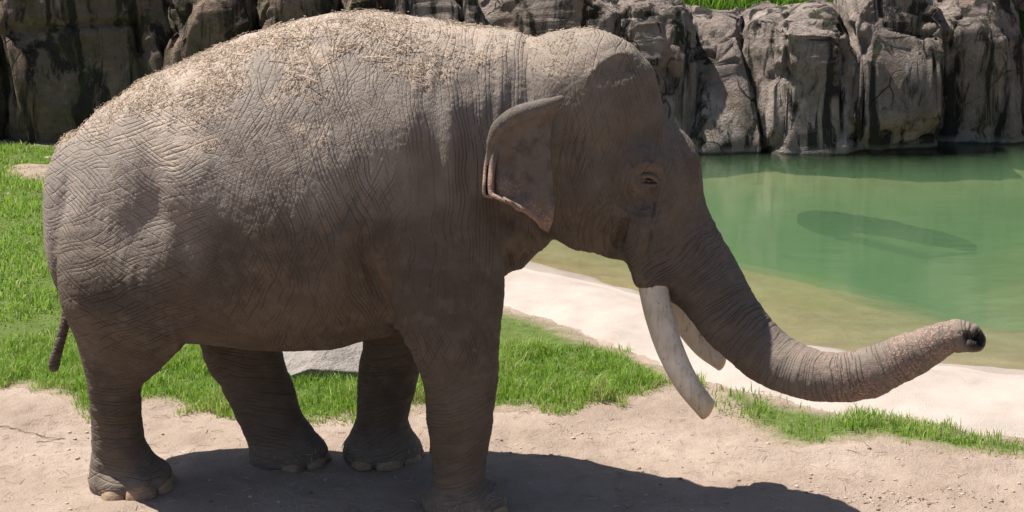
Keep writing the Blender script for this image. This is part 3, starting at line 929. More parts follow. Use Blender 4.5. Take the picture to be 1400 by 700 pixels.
def sphere(c, r, nu=20, nv=12):
    u = np.linspace(0, 2 * np.pi, nu, endpoint=False)[:, None]; v = np.linspace(.02, np.pi - .02, nv)[None]
    P = np.stack([np.cos(u) * np.sin(v), np.sin(u) * np.sin(v), np.cos(v) + 0 * u], -1) * np.asarray(r) + c
    return P.reshape(-1, 3), grid_faces(nu, nv, True)[:, ::-1]
for mir in (False, True):
    c = at(886.5, 247, EYE[1] + .010).copy()
    if mir: c[1] = 2 * YH - c[1]
    V, F = sphere(c, .019)
    epart('eye', V, F, EYEM)
# toenails: low domes seated in the toe pads
for q, d, tr in FEET:
    s = np.cross([0, 0, 1.0], d)
    nu, nv = 12, 9
    u = np.linspace(-1, 1, nu)[:, None]; v = np.linspace(0, 1, nv)[None]
    w = .076 * tr * np.sqrt(np.clip(1 - (v * .98) ** 2.4, 0, 1))
    outw = .094 - .030 * v ** 2 - .040 * u ** 2 + .006 * (1 - v)
    P = q + s * (u * w)[..., None] + d * (outw - .016)[..., None] + np.array([0, 0, 1.0]) * (-.004 + v * .074 * tr + 0 * u)[..., None]
    V, F = thick_sheet(P, .016)
    epart('toenail', V, F, NAIL)
# tusks
def tusk(ctrl, rad):
    P = catmull(np.array(ctrl), 50)
    R = np.interp(np.linspace(0, 1, 50), np.linspace(0, 1, len(rad)), rad)
    V, F, c0, c1 = tube(P, R, 24)
    o = epart('tusk', V[:-2], F, IVORY)
    # blunt worn tip: close with shrinking rings
    ring = V[49 * 24:50 * 24]
    c = ring.mean(0); T = P[-1] - P[-2]; T /= np.linalg.norm(T)
    rows = [ring]
    for f, e in ((.97, .008), (.88, .017), (.70, .024), (.42, .029), (.15, .031), (.02, .0315)):
        tilt = (ring - c) @ np.array([1.0, 0, 0.4])
        rows.append(c + (ring - c) * f + T * e + T * (-.35 * tilt * f)[:, None] * (1 - f * .2))
    me = o.data
    W = np.vstack([V[:-2]] + rows[1:])
    k = len(V) - 2
    n0 = 24
    FF = [F]
    prev = np.arange(49 * 24, 50 * 24)
    for r in range(6):
        cur = np.arange(k + r * n0, k + (r + 1) * n0)
        FF.append(np.stack([prev, cur, np.roll(cur, -1), np.roll(prev, -1)], -1))
        prev = cur
    C.objects.unlink(o); bpy.data.objects.remove(o)
    o = epart('tusk', W, np.vstack(FF), IVORY)
    td = np.concatenate([np.repeat(np.interp(np.linspace(0, 1, 50), [0, .06, .1, .93, 1], [.6, .3, 0, 0, .55]), 24), np.full(6 * 24, .6)])
    attr(o, 'tipdirt', td)
    return o
YN, YF = YH - .18, YH + .16
tusk([at(884, 350, YN), at(892, 388, YN - .02), at(901, 430, YN - .06), at(916, 477, YN - .10), at(938, 522, YN - .13), at(966, 559, YN - .15)], [.074, .079, .077, .073, .067, .058])
tusk([at(905, 375, YF), at(922, 412, YF + .02), at(940, 445, YF + .04), at(962, 474, YF + .04), at(985, 494, YF + .02)], [.070, .072, .069, .062, .050])

# ================================================================== SETTING
WATER_Z = -0.07
def G(pts, z=0.0):
    return np.array([on_ground(x, y, z)[:2] for x, y in pts])
near_edge = [(540, 318), (600, 330), (660, 348), (725, 367), (800, 386), (880, 410), (960, 441), (1040, 466), (1095, 478), (1160, 487), (1260, 500), (1400, 511), (1600, 528), (1900, 548)]
far_edge = [(1900, 60), (1600, 95), (1400, 125), (1340, 140), (1270, 152), (1185, 160), (1050, 163), (955, 160), (850, 160), (540, 160)]
POOL = G(near_edge + far_edge)
ledge_grass = [(560, 350), (640, 392), (690, 418), (760, 441), (830, 470), (900, 501), (940, 520), (985, 529), (1060, 543), (1150, 563), (1250, 577), (1330, 592), (1400, 600), (1600, 622), (1900, 650)]
LEDGE = np.vstack([G(ledge_grass), G([(x, y - 26) for x, y in near_edge[::-1]])])
lawn_front = [(-500, 520), (-200, 525), (0, 531), (60, 541), (90, 560), (120, 567), (190, 556), (260, 561), (330, 574), (430, 579), (500, 571), (590, 562), (700, 561), (800, 556), (870, 549), (940, 531)]
LAWN_A = np.vstack([G(lawn_front), G([(900, 501), (830, 470), (760, 441), (690, 418), (640, 392), (560, 350), (520, 318), (520, 196), (-500, 196)])])
LAWN_B = G([(960, 521), (1060, 543), (1150, 563), (1250, 577), (1330, 592), (1400, 600), (1600, 622), (1600, 650), (1400, 630), (1300, 627), (1200, 606), (1100, 617), (1060, 604), (1010, 580), (975, 552)])

def mound(x, y, px, py, rx, ry, h):
    c = on_ground(px, py)
    return h * np.exp(-((x - c[0]) / rx) ** 2 - ((y - c[1]) / ry) ** 2)
def ground_z(x, y, fine=True):
    sd = in_poly(x, y, POOL)
    sdn = sd + .10 * fbm(xyz(x * 1.1, y * 1.1, 2.0), 3, 51)
    bed = np.interp(sdn, [-.25, 0, .12, .55, .75, 2.0, 4.0, 6.0], [0, -.055, -.10, -.12, -.16, -.24, -.75, -1.2])
    z = np.where(sdn > -.25, bed, 0.0)
    land = smooth01((-.05 - sdn) / .4)
    rel = .016 * fbm(xyz(x * 1.3, y * 1.3, 0), 3, 52)
    rel = rel + mound(x, y, 1180, 622, .55, .13, .055) + mound(x, y, 1340, 640, .4, .12, .035) + mound(x, y, 1060, 625, .25, .10, .025) + mound(x, y, 80, 560, .5, .15, .02) - mound(x, y, 800, 610, .8, .25, .02)
    if fine:
        rel = rel + .009 * fbm(xyz(x * 7, y * 7, 0), 4, 53) + .004 * np.abs(vnoise(xyz(x * 16, y * 16, 0), 54))
        c = on_ground(1235, 685)
        rough = np.exp(-((x - c[0]) / .45) ** 2 - ((y - c[1]) / .16) ** 2)
        rel = rel + rough * .024 * np.abs(vnoise(xyz(x * 22, y * 26, 0), 55))
        for px, py, r in [(300, 600, .17), (90, 640, .18), (760, 600, .17), (880, 620, .18), (1010, 640, .16), (450, 665, .2), (520, 690, .18), (740, 665, .19), (60, 585, .15)]:
            c = on_ground(px, py)
            d = np.hypot(x - c[0], (y - c[1])) / r
            rel = rel - .010 * smooth01((1.0 - d) / .25) + .006 * np.exp(-((d - 1.08) / .12) ** 2)
    # bank behind the lawn rises gently to the foot of the rocks
    return z + rel * land
def axis(lo, hi, step, far_lo, far_hi, growth=1.25):
    a = list(np.arange(lo, hi, step))
    s, v = step, hi
    while v < far_hi:
        a.append(v); s *= growth; v += s
    a.append(far_hi)
    s, v, pre = step, lo, []
    while v > far_lo:
        s *= growth; v -= s; pre.append(max(v, far_lo))
    return np.array(pre[::-1] + a)
gx = axis(-3.4, 4.6, .03, -400, 400)
gy = np.concatenate([axis(8.6, 12.2, .03, -60, 12.2)[:-1], np.arange(12.2, 24, .12), axis(24, 24.5, .3, 24, 1500)[1:]])
gy = np.unique(gy)
X, Y = np.meshgrid(gx, gy, indexing='ij')
Z = ground_z(X, Y)
Md = Mat('dry_dirt', 0.95, 0.12)
p = Md.pos()
n_big = Md.noise(p, 1.1, 5, .6)
n_mid = Md.noise(p, 9, 5, .65)
n_fin = Md.noise(p, 85, 4, .7)
dc = Md.ramp(n_big, [(.28, (.265, .20, .157)), (.5, (.365, .282, .228)), (.72, (.45, .362, .302))])
dc = Md.mix(Md.rng(n_mid, .42, .7, 0, .5), dc, (.33, .25, .195))
dc = Md.mix(Md.rng(n_fin, .56, .72, 0, .7), dc, (.24, .175, .125))
dc = Md.mix(Md.rng(n_fin, .30, .40, .5, 0), dc, (.52, .43, .36))
mud = Md.rng(Md.attr('bed'), .0, .25, 0, 1)
dc = Md.mix(mud, dc, Md.ramp(Md.noise(p, 2.3, 4), [(.35, (.27, .19, .10)), (.65, (.36, .27, .15))]))
dh = Md.math('ADD', Md.math('MULTIPLY', n_mid, 1.4), Md.math('MULTIPLY', n_fin, .55))
DIRT = Md.done(dc, Md.bump(dh, .026, .9))
ground = mesh_np('ground', np.stack([X, Y, Z], -1).reshape(-1, 3), grid_faces(len(gx), len(gy)), DIRT)
attr(ground, 'bed', np.clip((-Z.ravel() - .02) / .25, 0, 1))
tag(ground, 'bare pale pinkish dirt with footprints under the elephant', kind='structure')

def sheet(name, poly, res, lift, slope, mat, label, noise=.06, box=None, seed=3):
    lo, hi = poly.min(0) - .2, poly.max(0) + .2
    if box: lo, hi = np.maximum(lo, box[0]), np.minimum(hi, box[1])
    x = np.arange(lo[0], hi[0], res); y = np.arange(lo[1], hi[1], res)
    X, Y = np.meshgrid(x, y, indexing='ij')
    sd = in_poly(X, Y, poly) + noise * fbm(xyz(X * 3, Y * 3, 0), 3, seed)
    Z = ground_z(X, Y) + np.clip(sd * slope, -.03, lift)
    f = grid_faces(len(x), len(y))
    keep = (sd.ravel()[f] > -.06).any(1)
    f = f[keep]
    u, inv = np.unique(f, return_inverse=True)
    o = mesh_np(name, np.stack([X, Y, Z], -1).reshape(-1, 3)[u], inv.reshape(-1, 4), mat)
    attr(o, 'inside', np.clip(sd.ravel()[u] / .4, 0, 1))
    tag(o, label, kind='structure')
    return o
Ml = Mat('pale_sandstone', 0.9, 0.15)
p = Ml.pos()
lc = Ml.ramp(Ml.noise(p, 1.6, 5, .6), [(.3, (.34, .285, .248)), (.6, (.425, .362, .32))])
lc = Ml.mix(Ml.rng(Ml.noise(p, 45, 4, .7), .6, .75, 0, .55), lc, (.36, .28, .21))
lc = Ml.mix(Ml.rng(Ml.noise(p, 5, 3), .58, .72, 0, .35), lc, (.50, .36, .26))
LEDGEM = Ml.done(lc, Ml.bump(Ml.math('ADD', Ml.noise(p, 20, 5, .7), Ml.noise(p, 110, 2)), .010, .7))
sheet('pool_ledge', LEDGE, .05, .035, .25, LEDGEM, 'pale sandy stone ledge between the grass and the pool', box=(np.array([-2, 10.3]), np.array([9, 18])))
Mu = Mat('lawn_soil', 0.95, 0.1)
p = Mu.pos()
LAWNM = Mu.done(Mu.mix(Mu.rng(Mu.math('ADD', Mu.attr('inside'), Mu.math('MULTIPLY', Mu.noise(p, 9, 4, .7), .8)), .45, 1.0), Mu.ramp(Mu.noise(p, 14, 4, .7), [(.3, (.25, .19, .14)), (.7, (.365, .282, .225))]), Mu.ramp(Mu.noise(p, 14, 4, .7), [(.3, (.07, .10, .022)), (.6, (.11, .15, .04)), (.8, (.20, .18, .08))])), Mu.bump(Mu.noise(p, 60, 3), .02))
sheet('lawn', LAWN_A, .08, .012, .2, LAWNM, 'green lawn behind the elephant', box=(np.array([-9, 10]), np.array([3, 23])), seed=5)
sheet('grass_verge', LAWN_B, .05, .012, .2, LAWNM, 'narrow grass strip between dirt and pale ledge', box=(np.array([0, 9.8]), np.array([5, 12])), seed=6)

# ---- water
def sub_poly_mesh(poly, res, z, name, mat):
    pass
Mw = Mat('pool_water')
t = Mw.t
t.nodes.remove(Mw.b)
p = Mw.pos()
wbump = Mw.bump(Mw.math('ADD', Mw.noise(Mw.scale(p, (1, 2.2, 1)), 2.2, 2), Mw.math('MULTIPLY', Mw.noise(Mw.scale(p, (1, 2.6, 1)), 14, 3), .22)), .012, .3)
gl = Mw.n('BsdfGlossy'); gl.inputs['Roughness'].default_value = .03; Mw.link(wbump, gl.inputs['Normal'])
trn = Mw.n('BsdfTransparent')
fr = Mw.n('Fresnel'); fr.inputs['IOR'].default_value = 1.333; Mw.link(wbump, fr.inputs['Normal'])
mx = Mw.n('MixShader'); Mw.link(fr.outputs[0], mx.inputs[0]); Mw.link(trn.outputs[0], mx.inputs[1]); Mw.link(gl.outputs[0], mx.inputs[2])
Mw.link(mx.outputs[0], Mw.out.inputs['Surface'])
va = Mw.n('VolumeAbsorption'); va.inputs['Color'].default_value = (.34, .75, .38, 1); va.inputs['Density'].default_value = .75
vs = Mw.n('VolumeScatter'); vs.inputs['Color'].default_value = (.36, .60, .33, 1); vs.inputs['Density'].default_value = .62; vs.inputs['Anisotropy'].default_value = 0.2
ad = Mw.n('AddShader'); Mw.link(va.outputs[0], ad.inputs[0]); Mw.link(vs.outputs[0], ad.inputs[1])
Mw.link(ad.outputs[0], Mw.out.inputs['Volume'])
bm = bmesh.new()
wp = in_poly
ring = POOL
# grow the outline a little so that the surface meets the banks
c = ring.mean(0)
top = [bm.verts.new((*(q + (q - c) / np.linalg.norm(q - c) * .35), WATER_Z)) for q in ring]
bot = [bm.verts.new((v.co.x, v.co.y, -1.6)) for v in top]
bm.faces.new(top); bm.faces.new(bot[::-1])
for i in range(len(top)):
    j = (i + 1) % len(top)
    bm.faces.new((top[j], top[i], bot[i], bot[j]))
bmesh.ops.recalc_face_normals(bm, faces=bm.faces)
me = bpy.data.meshes.new('pool_water'); bm.to_mesh(me); bm.free()
me.materials.append(Mw.m)
wat = bpy.data.objects.new('pool_water', me); C.objects.link(wat)
tag(wat, 'murky green pool water, tan in the shallows', kind='structure')

# ---- rock
def rock_material(name, tones, stain, moss, pale=.35, cracks=1.0):
    m = Mat(name, 0.9, 0.2)
    p = m.pos()
    rnd = m.n('ObjectInfo').outputs['Random']
    ofs = m.n('VectorMath', operation='ADD'); m.link(p, ofs.inputs[0])
    cmb = m.n('CombineXYZ'); m.link(m.math('MULTIPLY', rnd, 37.0), cmb.inputs[0]); m.link(cmb.outputs[0], ofs.inputs[1])
    q = ofs.outputs[0]
    c = m.ramp(m.noise(q, 1.7, 6, .62, .6), [(.28, tones[0]), (.5, tones[1]), (.72, tones[2])])
    c = m.mix(m.rng(m.noise(q, 14, 5, .7), .52, .72, 0, .6), c, tones[3])
    streak = m.noise(m.scale(q, (3.4, 3.4, .42)), 1.0, 6, .66, .8)
    rust = m.noise(m.scale(q, (2.2, 2.2, 1.1), loc=(4, 7, 2)), 1.0, 4, .6)
    c = m.mix(m.rng(rust, .56, .70, 0, .5), c, (.27, .17, .115))
    c = m.mix(m.rng(streak, .49, .565, 0, stain), c, (.022, .020, .018))
    streak2 = m.noise(m.scale(q, (6.5, 6.5, .8), loc=(9, 3, 1)), 1.0, 5, .7, .5)
    c = m.mix(m.rng(streak2, .62, .70, 0, pale), c, (.46, .43, .40))
    # green growth on ledges
    nz = m.n('SeparateXYZ'); m.link(m.n('NewGeometry').outputs['Normal'], nz.inputs[0])
    mo = m.math('MULTIPLY', m.rng(m.noise(q, 3.2, 5, .7), .48, .62), moss)
    c = m.mix(mo, c, (.075, .085, .030))
    crack = m.rng(m.voro(m.warp(m.scale(q, (1.0, 1.0, .8)), 1.7, .9), 1.5), 0, .022, 1, 0)
    crack = m.math('MULTIPLY', crack, m.rng(m.noise(q, 1.3, 3), .5, .62))
    crack = m.math('MULTIPLY', crack, cracks)
    c = m.mix(m.math('MULTIPLY', crack, .7), c, (.025, .022, .020))
    # wet band and lime line at the water
    sz_ = m.n('SeparateXYZ'); m.link(m.n('NewGeometry').outputs['Position'], sz_.inputs[0])
    zz = m.math('ADD', sz_.outputs[2], m.math('MULTIPLY', m.noise(q, 4, 3), .06))
    c = m.mix(m.rng(zz, .05, .0, 0, .55), c, (.30, .28, .25))
    c = m.mix(m.rng(zz, -.015, -.03, 0, .8), c, (.05, .045, .035))
    h = m.math('ADD', m.math('MULTIPLY', m.noise(q, 6, 8, .68), 1.6), m.math('MULTIPLY', m.noise(q, 38, 4, .7), .5))
    h = m.math('SUBTRACT', h, m.math('MULTIPLY', crack, .9))
    return m.done(c, m.bump(h, .07, 1.0))
ROCK_R = rock_material('weathered_rock', [(.17, .137, .122), (.29, .234, .206), (.46, .378, .335), (.11, .088, .075)], .95, .28, .75)
ROCK_L = rock_material('shaded_stained_rock', [(.13, .103, .082), (.22, .160, .122), (.35, .245, .19), (.085, .068, .053)], .9, .5, .6)  # tones darkened to hold tree shade; moss and stains are the rock's own
ROCK_F = rock_material('flat_stone', [(.31, .27, .245), (.39, .345, .31), (.46, .41, .37), (.24, .205, .18)], .12, .05, .2, 0.0)

def superell(nu, nv, e1, e2):
    u = np.linspace(-np.pi, np.pi, nu, endpoint=False)[:, None]
    v = np.linspace(-np.pi / 2, np.pi / 2, nv)[None]
    sp = lambda a, e: np.sign(a) * np.maximum(np.abs(a), 1e-9) ** e
    return np.stack([sp(np.cos(v), e1) * sp(np.cos(u), e2), sp(np.cos(v), e1) * sp(np.sin(u), e2), sp(np.sin(v), e1) + 0 * u], -1)
def rock(name, xl, xr, ybase, ytop, depth, mat, label, cat, seed, e=(.30, .34), back=None, lean=.10, skew=0.0, tilt=0.0, facets=16, amp=1.0, sink=.5, group=None, res=(150, 110), zb=None, cuts=()):
    """a boulder standing at the ground point below the middle of its foot; xl..xr, ytop from the photograph at that distance"""
    rg = np.random.default_rng(seed)
    zb = WATER_Z if zb is None else zb
    foot = on_ground((xl + xr) / 2, ybase, zb)
    Yf = foot[1]
    a, b = at(xl, ybase, Yf), at(xr, ybase, Yf)
    w = (b[0] - a[0]) / 2
    ztop = at((xl + xr) / 2, ytop, Yf + depth * .35)[2]
    hz = (ztop + sink - zb) / 2
    P = superell(res[0], res[1], *e)
    # chisel: push everything beyond random planes back onto them
    for k in range(facets):
        n = rg.normal(size=3); n[1] -= .5; n /= np.linalg.norm(n)
        d = P @ n
        off = d.max() * rg.uniform(.72, .93)
        over = np.maximum(d - off, 0)
        P = P - n * (over * rg.uniform(.75, 1.0))[..., None]
    lo_, hi_ = P.reshape(-1, 3).min(0), P.reshape(-1, 3).max(0)
    P = (P - lo_) / (hi_ - lo_) * 2 - 1
    P = P * np.array([w * 1.10, depth / 2, hz])
    zt = (P[..., 2] + hz) / (2 * hz)
    P[..., 1] += lean * (zt * 2 * hz)
    P[..., 2] += skew * P[..., 0] * zt + tilt * P[..., 1] * zt
    P = P + np.array([(a[0] + b[0]) / 2, Yf + depth / 2, zb - sink + hz])
    N = np.cross(np.gradient(P, axis=0), np.gradient(P, axis=1))
    N /= np.linalg.norm(N, axis=2, keepdims=True) + 1e-9
    cen = P.reshape(-1, 3).mean(0)
    N *= np.sign((N * (P - cen)).sum(2).mean())
    q = P + seed * 3.7
    d = .07 * fbm(q * 1.3, 2, seed) + .045 * (np.abs(fbm(q * np.array([3.2, 3.2, 1.6]), 4, seed + 5)) - .4) + .022 * fbm(q * 9, 3, seed + 9)
    # ledges and vertical clefts
    d = d + .035 * np.clip(vnoise(xyz(q[..., 0] * .9, q[..., 1] * .9, q[..., 2] * 4.5 + vnoise(q * 1.2, 2)), seed + 13), -.2, .4)
    cl = np.abs(vnoise(xyz(q[..., 0] * 2.0 + .5 * vnoise(q * 2, 4), q[..., 1] * 2, q[..., 2] * .55), seed + 17))
    d = d - .10 * np.exp(-(cl / .07) ** 2)
    hh = np.abs(vnoise(xyz(q[..., 0] * .8 + .6 * vnoise(q * 1.7, 14), q[..., 1] * .8, q[..., 2] * 1.7), seed + 23))
    d = d - .06 * np.exp(-(hh / .05) ** 2)
    for pts, wd, dp in cuts:
        px, py = project(P)
        pts = catmull(np.array(pts, float), 30)
        best = np.full(px.shape, 1e9)
        for A, B in zip(pts[:-1], pts[1:]):
            e_ = B - A
            t_ = np.clip(((px - A[0]) * e_[0] + (py - A[1]) * e_[1]) / (e_ @ e_), 0, 1)
            best = np.minimum(best, np.hypot(px - A[0] - t_ * e_[0], py - A[1] - t_ * e_[1]))
        d = d - dp * np.exp(-(best / wd) ** 2) * (P[..., 1] < Yf + depth * .6)
    P = P + N * (d * amp)[..., None]
    F = grid_faces(res[0], res[1], True)
    # poles are tiny rings, close them
    o = mesh_np(name, P.reshape(-1, 3) - foot, F, mat)
    o.location = foot
    tag(o, label, cat, group)
    return o
ROCK_T = rock_material('tan_stone', [(.36, .27, .20), (.45, .34, .26), (.52, .40, .31), (.30, .22, .16)], .1, .0, .1, 0.0)
gR, gL = 'boulders of the rock wall behind the pool', 'boulders of the dark rock wall behind the lawn'
rock('boulder', 826, 948, 211, 6, 1.5, ROCK_R, 'narrow upright boulder directly behind the elephant forehead', 'boulder', 3, lean=.05, group=gR, cuts=[([(905, 0), (915, 90), (925, 170)], 8, .06)])
rock('boulder', 922, 1062, 212, 26, 1.9, ROCK_R, 'low boulder with a sunlit top beside the notch of grass', 'boulder', 4, skew=-.05, lean=.18, group=gR, cuts=[([(985, 45), (980, 120), (975, 170)], 7, .06)])
rock('boulder', 1034, 1192, 214, 18, 2.0, ROCK_R, 'broad boulder with a pipe outlet just above the water', 'boulder', 15, skew=.10, lean=.16, group=gR, cuts=[([(1060, 95), (1100, 110), (1130, 135)], 7, .09), ([(1155, 30), (1158, 90), (1156, 140)], 6, .07)])
rock('boulder', 1172, 1292, 212, -32, 1.9, ROCK_R, 'tall boulder with a diagonal crack between pipe boulder and black cleft', 'boulder', 6, lean=.12, group=gR, cuts=[([(1250, 120), (1225, 165), (1205, 190)], 5, .05)])
rock('boulder', 1268, 1404, 198, -40, 2.0, ROCK_R, 'tall boulder with a rusty white-streaked face right of the black cleft', 'boulder', 9, lean=.10, group=gR, cuts=[([(1310, 120), (1340, 112), (1370, 85)], 6, .09)])
rock('boulder', 1372, 1620, 176, -130, 2.6, ROCK_R, 'dark boulder at the far right end of the pool wall', 'boulder', 12, e=(.2, .25), facets=6, lean=.02, group=gR)
rock('boulder', 640, 860, 206, -30, 1.8, ROCK_R, 'wide boulder seen just above the dip of the elephant neck', 'boulder', 21, lean=.04, group=gR)
rock('boulder', 512, 668, 206, -40, 1.8, ROCK_R, 'craggy boulder seen above the elephant shoulders', 'boulder', 22, lean=.04, group=gR)
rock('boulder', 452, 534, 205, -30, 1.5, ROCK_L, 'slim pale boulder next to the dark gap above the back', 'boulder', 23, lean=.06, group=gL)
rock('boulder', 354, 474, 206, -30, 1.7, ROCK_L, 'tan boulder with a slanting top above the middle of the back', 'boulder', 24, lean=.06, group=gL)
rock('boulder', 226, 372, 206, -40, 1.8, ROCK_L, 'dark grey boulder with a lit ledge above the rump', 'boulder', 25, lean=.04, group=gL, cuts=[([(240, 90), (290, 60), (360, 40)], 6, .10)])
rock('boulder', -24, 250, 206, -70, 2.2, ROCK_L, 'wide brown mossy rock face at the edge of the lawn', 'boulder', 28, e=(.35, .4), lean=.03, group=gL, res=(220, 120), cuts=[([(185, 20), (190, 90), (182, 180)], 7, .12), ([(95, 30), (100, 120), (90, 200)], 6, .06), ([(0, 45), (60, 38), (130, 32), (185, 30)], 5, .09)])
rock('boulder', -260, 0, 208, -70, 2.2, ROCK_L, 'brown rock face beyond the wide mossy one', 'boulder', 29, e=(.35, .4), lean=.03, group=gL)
rock('flat_stone', -6, 90, 250, 229, .9, ROCK_T, 'flat tan stone lying in the lawn beside the rump', 'stone', 31, e=(.8, .7), facets=8, amp=.22, sink=.2, lean=0, zb=0.0, res=(70, 40))
rock('flat_stone', 368, 596, 526, 462, 1.5, ROCK_F, 'large pale flat stone slab in the grass behind the legs', 'stone', 33, e=(.45, .5), facets=14, amp=.30, sink=.25, lean=.0, zb=0.0, res=(110, 60), skew=.0)

# outlet pipe in the wall
Mp = Mat('pipe_plastic', .6, .3); PIPE = Mp.done((.16, .15, .14))
Mq = Mat('pipe_inside', .9, .1); PIPEIN = Mq.done((.01, .01, .01))

# ---- slope above the wall
hx = np.linspace(-40, 45, 120); hy = np.concatenate([np.arange(22.9, 30, .25), np.arange(30, 90, 2.5)])
X, Y = np.meshgrid(hx, hy, indexing='ij')
def hill_z(X, Y):
    front = np.interp(X, [-12, -2, 1.6, 2.3, 3.4, 4.6, 12], [1.9, 1.9, 1.75, 1.50, 1.52, 1.9, 2.0])
    return front - .8 * smooth01((23.6 - Y) / .7) + np.maximum(Y - 23.4, 0) * .30 + .12 * fbm(xyz(X * .6, Y * .6, 0), 3, 71)
Mh = Mat('hillside_grass', .95, .1)
p = Mh.pos()
HILL = Mh.done(Mh.ramp(Mh.noise(p, 3, 6, .7), [(.3, (.028, .060, .012)), (.55, (.05, .10, .02)), (.75, (.09, .13, .035))]), Mh.bump(Mh.noise(p, 12, 6, .7), .2))
tag(mesh_np('hillside', np.stack([X, Y, hill_z(X, Y)], -1).reshape(-1, 3), grid_faces(len(hx), len(hy)), HILL), 'grassy slope rising above the rock wall', kind='structure')

# ---- grass blades
def blade_material(name, cols):
    m = Mat(name, .55, .25)
    hue = m.attr('hue')
    col = m.ramp(hue, cols)
    m.put(m.b.inputs['Base Color'], col)
    tr = m.n('BsdfTranslucent'); m.link(m.mix(.5, col, (.28, .44, .05)), tr.inputs['Color'])
    mx = m.n('MixShader'); mx.inputs[0].default_value = .42
    m.link(m.b.outputs[0], mx.inputs[1]); m.link(tr.outputs[0], mx.inputs[2]); m.link(mx.outputs[0], m.out.inputs['Surface'])
    return m.m
BLADE = blade_material('grass_blade', [(.0, (.070, .165, .016)), (.4, (.195, .35, .04)), (.7, (.35, .49, .10)), (.86, (.44, .50, .18)), (1.0, (.58, .48, .28))])
def blades(name, label, P, hgt, wid, hue, seed, lean=.85):
    rg = np.random.default_rng(seed)
    n = len(P)
    az = rg.uniform(0, 2 * np.pi, n); fa = rg.uniform(0, 2 * np.pi, n)
    d = np.stack([np.cos(az), np.sin(az), 0 * az], -1); w = np.stack([np.cos(fa), np.sin(fa), 0 * fa], -1) * (wid / 2)[:, None]
    up = np.array([0, 0, 1.0])
    ln = rg.uniform(.05, lean, n)
    b0, b1 = P - w, P + w
    mid = P + up * (hgt * .58)[:, None] + d * (hgt * ln * .28)[:, None]
    m0, m1 = mid - w * .8, mid + w * .8
    tip = P + up * (hgt * (1 - .35 * ln))[:, None] + d * (hgt * ln)[:, None]
    V = np.stack([b0, b1, m1, m0, tip], 1).reshape(-1, 3)
    k = np.arange(n)[:, None] * 5
    F = np.concatenate([k + [0, 1, 2], k + [0, 2, 3], k + [3, 2, 4]], 1).reshape(-1, 3)
    o = mesh_np(name, V, F, BLADE)
    attr(o, 'hue', np.repeat(hue, 5))
    tag(o, label, 'grass', kind='stuff')
    return o
def scatter(poly, n, lo, hi, seed, edge=.05):
    rg = np.random.default_rng(seed)
    x = rg.uniform(lo[0], hi[0], n); y = rg.uniform(lo[1], hi[1], n)
    sd = in_poly(x, y, poly) + .15 * fbm(xyz(x * 3.1, y * 3.1, 0), 4, seed)
    k = sd > rg.uniform(-.02, edge, n)
    x, y, sd = x[k], y[k], sd[k]
    cl = fbm(xyz(x * 2.2, y * 2.2, 0), 3, seed + 1)
    return xyz(x, y, ground_z(x, y) - .004), sd, cl, rg
def grass_field(name, label, poly, dens, lo, hi, seed, h0, wid, edge=.08, thin=0.0):
    lo, hi = np.array(lo), np.array(hi)
    P, sd, cl, rg = scatter(poly, int(dens * np.prod(hi - lo)), lo, hi, seed, edge)
    keep = rg.uniform(0, 1, len(P)) < np.clip(.95 - thin + (.5 + thin) * cl, .6 - thin, 1)
    P, sd, cl = P[keep], sd[keep], cl[keep]
    n = len(P)
    tuft = fbm(xyz(P[:, 0] * 7, P[:, 1] * 7, 0), 2, seed + 8)
    h = h0 * rg.uniform(.4, 1.25, n) * np.clip(.9 + .45 * cl + .45 * tuft, .35, 1.8) * np.clip(.55 + sd * 2.2, .5, 1)
    hue = np.clip(rg.normal(.45, .20, n) + .16 * cl + .10 * tuft + .30 * np.clip(1 - sd / .12, 0, 1) * rg.uniform(0, 1, n) + (rg.uniform(0, 1, n) < .10) * .5, 0, 1)
    return blades(name, label, P, h, wid * rg.uniform(.7, 1.3, n), hue, seed + 2)
grass_field('lawn_grass', 'lush green grass bordering the dirt behind the elephant', LAWN_A, 9000, (-3.6, 10.4), (1.3, 12.6), 101, .110, .0058)
grass_field('far_lawn_grass', 'short bright grass of the lawn reaching back to the dark rocks', LAWN_A, 1900, (-8.0, 12.6), (-.6, 21.2), 102, .085, .011)
grass_field('verge_grass', 'thin dry-edged grass growing along the pale ledge', LAWN_B, 5200, (1.0, 10.2), (4.2, 11.6), 103, .095, .006, edge=.2, thin=.4)
rg = np.random.default_rng(5)
n = 26000
x = rg.uniform(1.0, 5.2, n); y = rg.uniform(23.1, 27.5, n)
blades('hillside_tall_grass', 'tall grass on the slope in the notch above the pool boulders', xyz(x, y, hill_z(x, y) - .02), rg.uniform(.12, .34, n), np.full(n, .014), np.clip(rg.normal(.35, .18, n), 0, .8), 6)

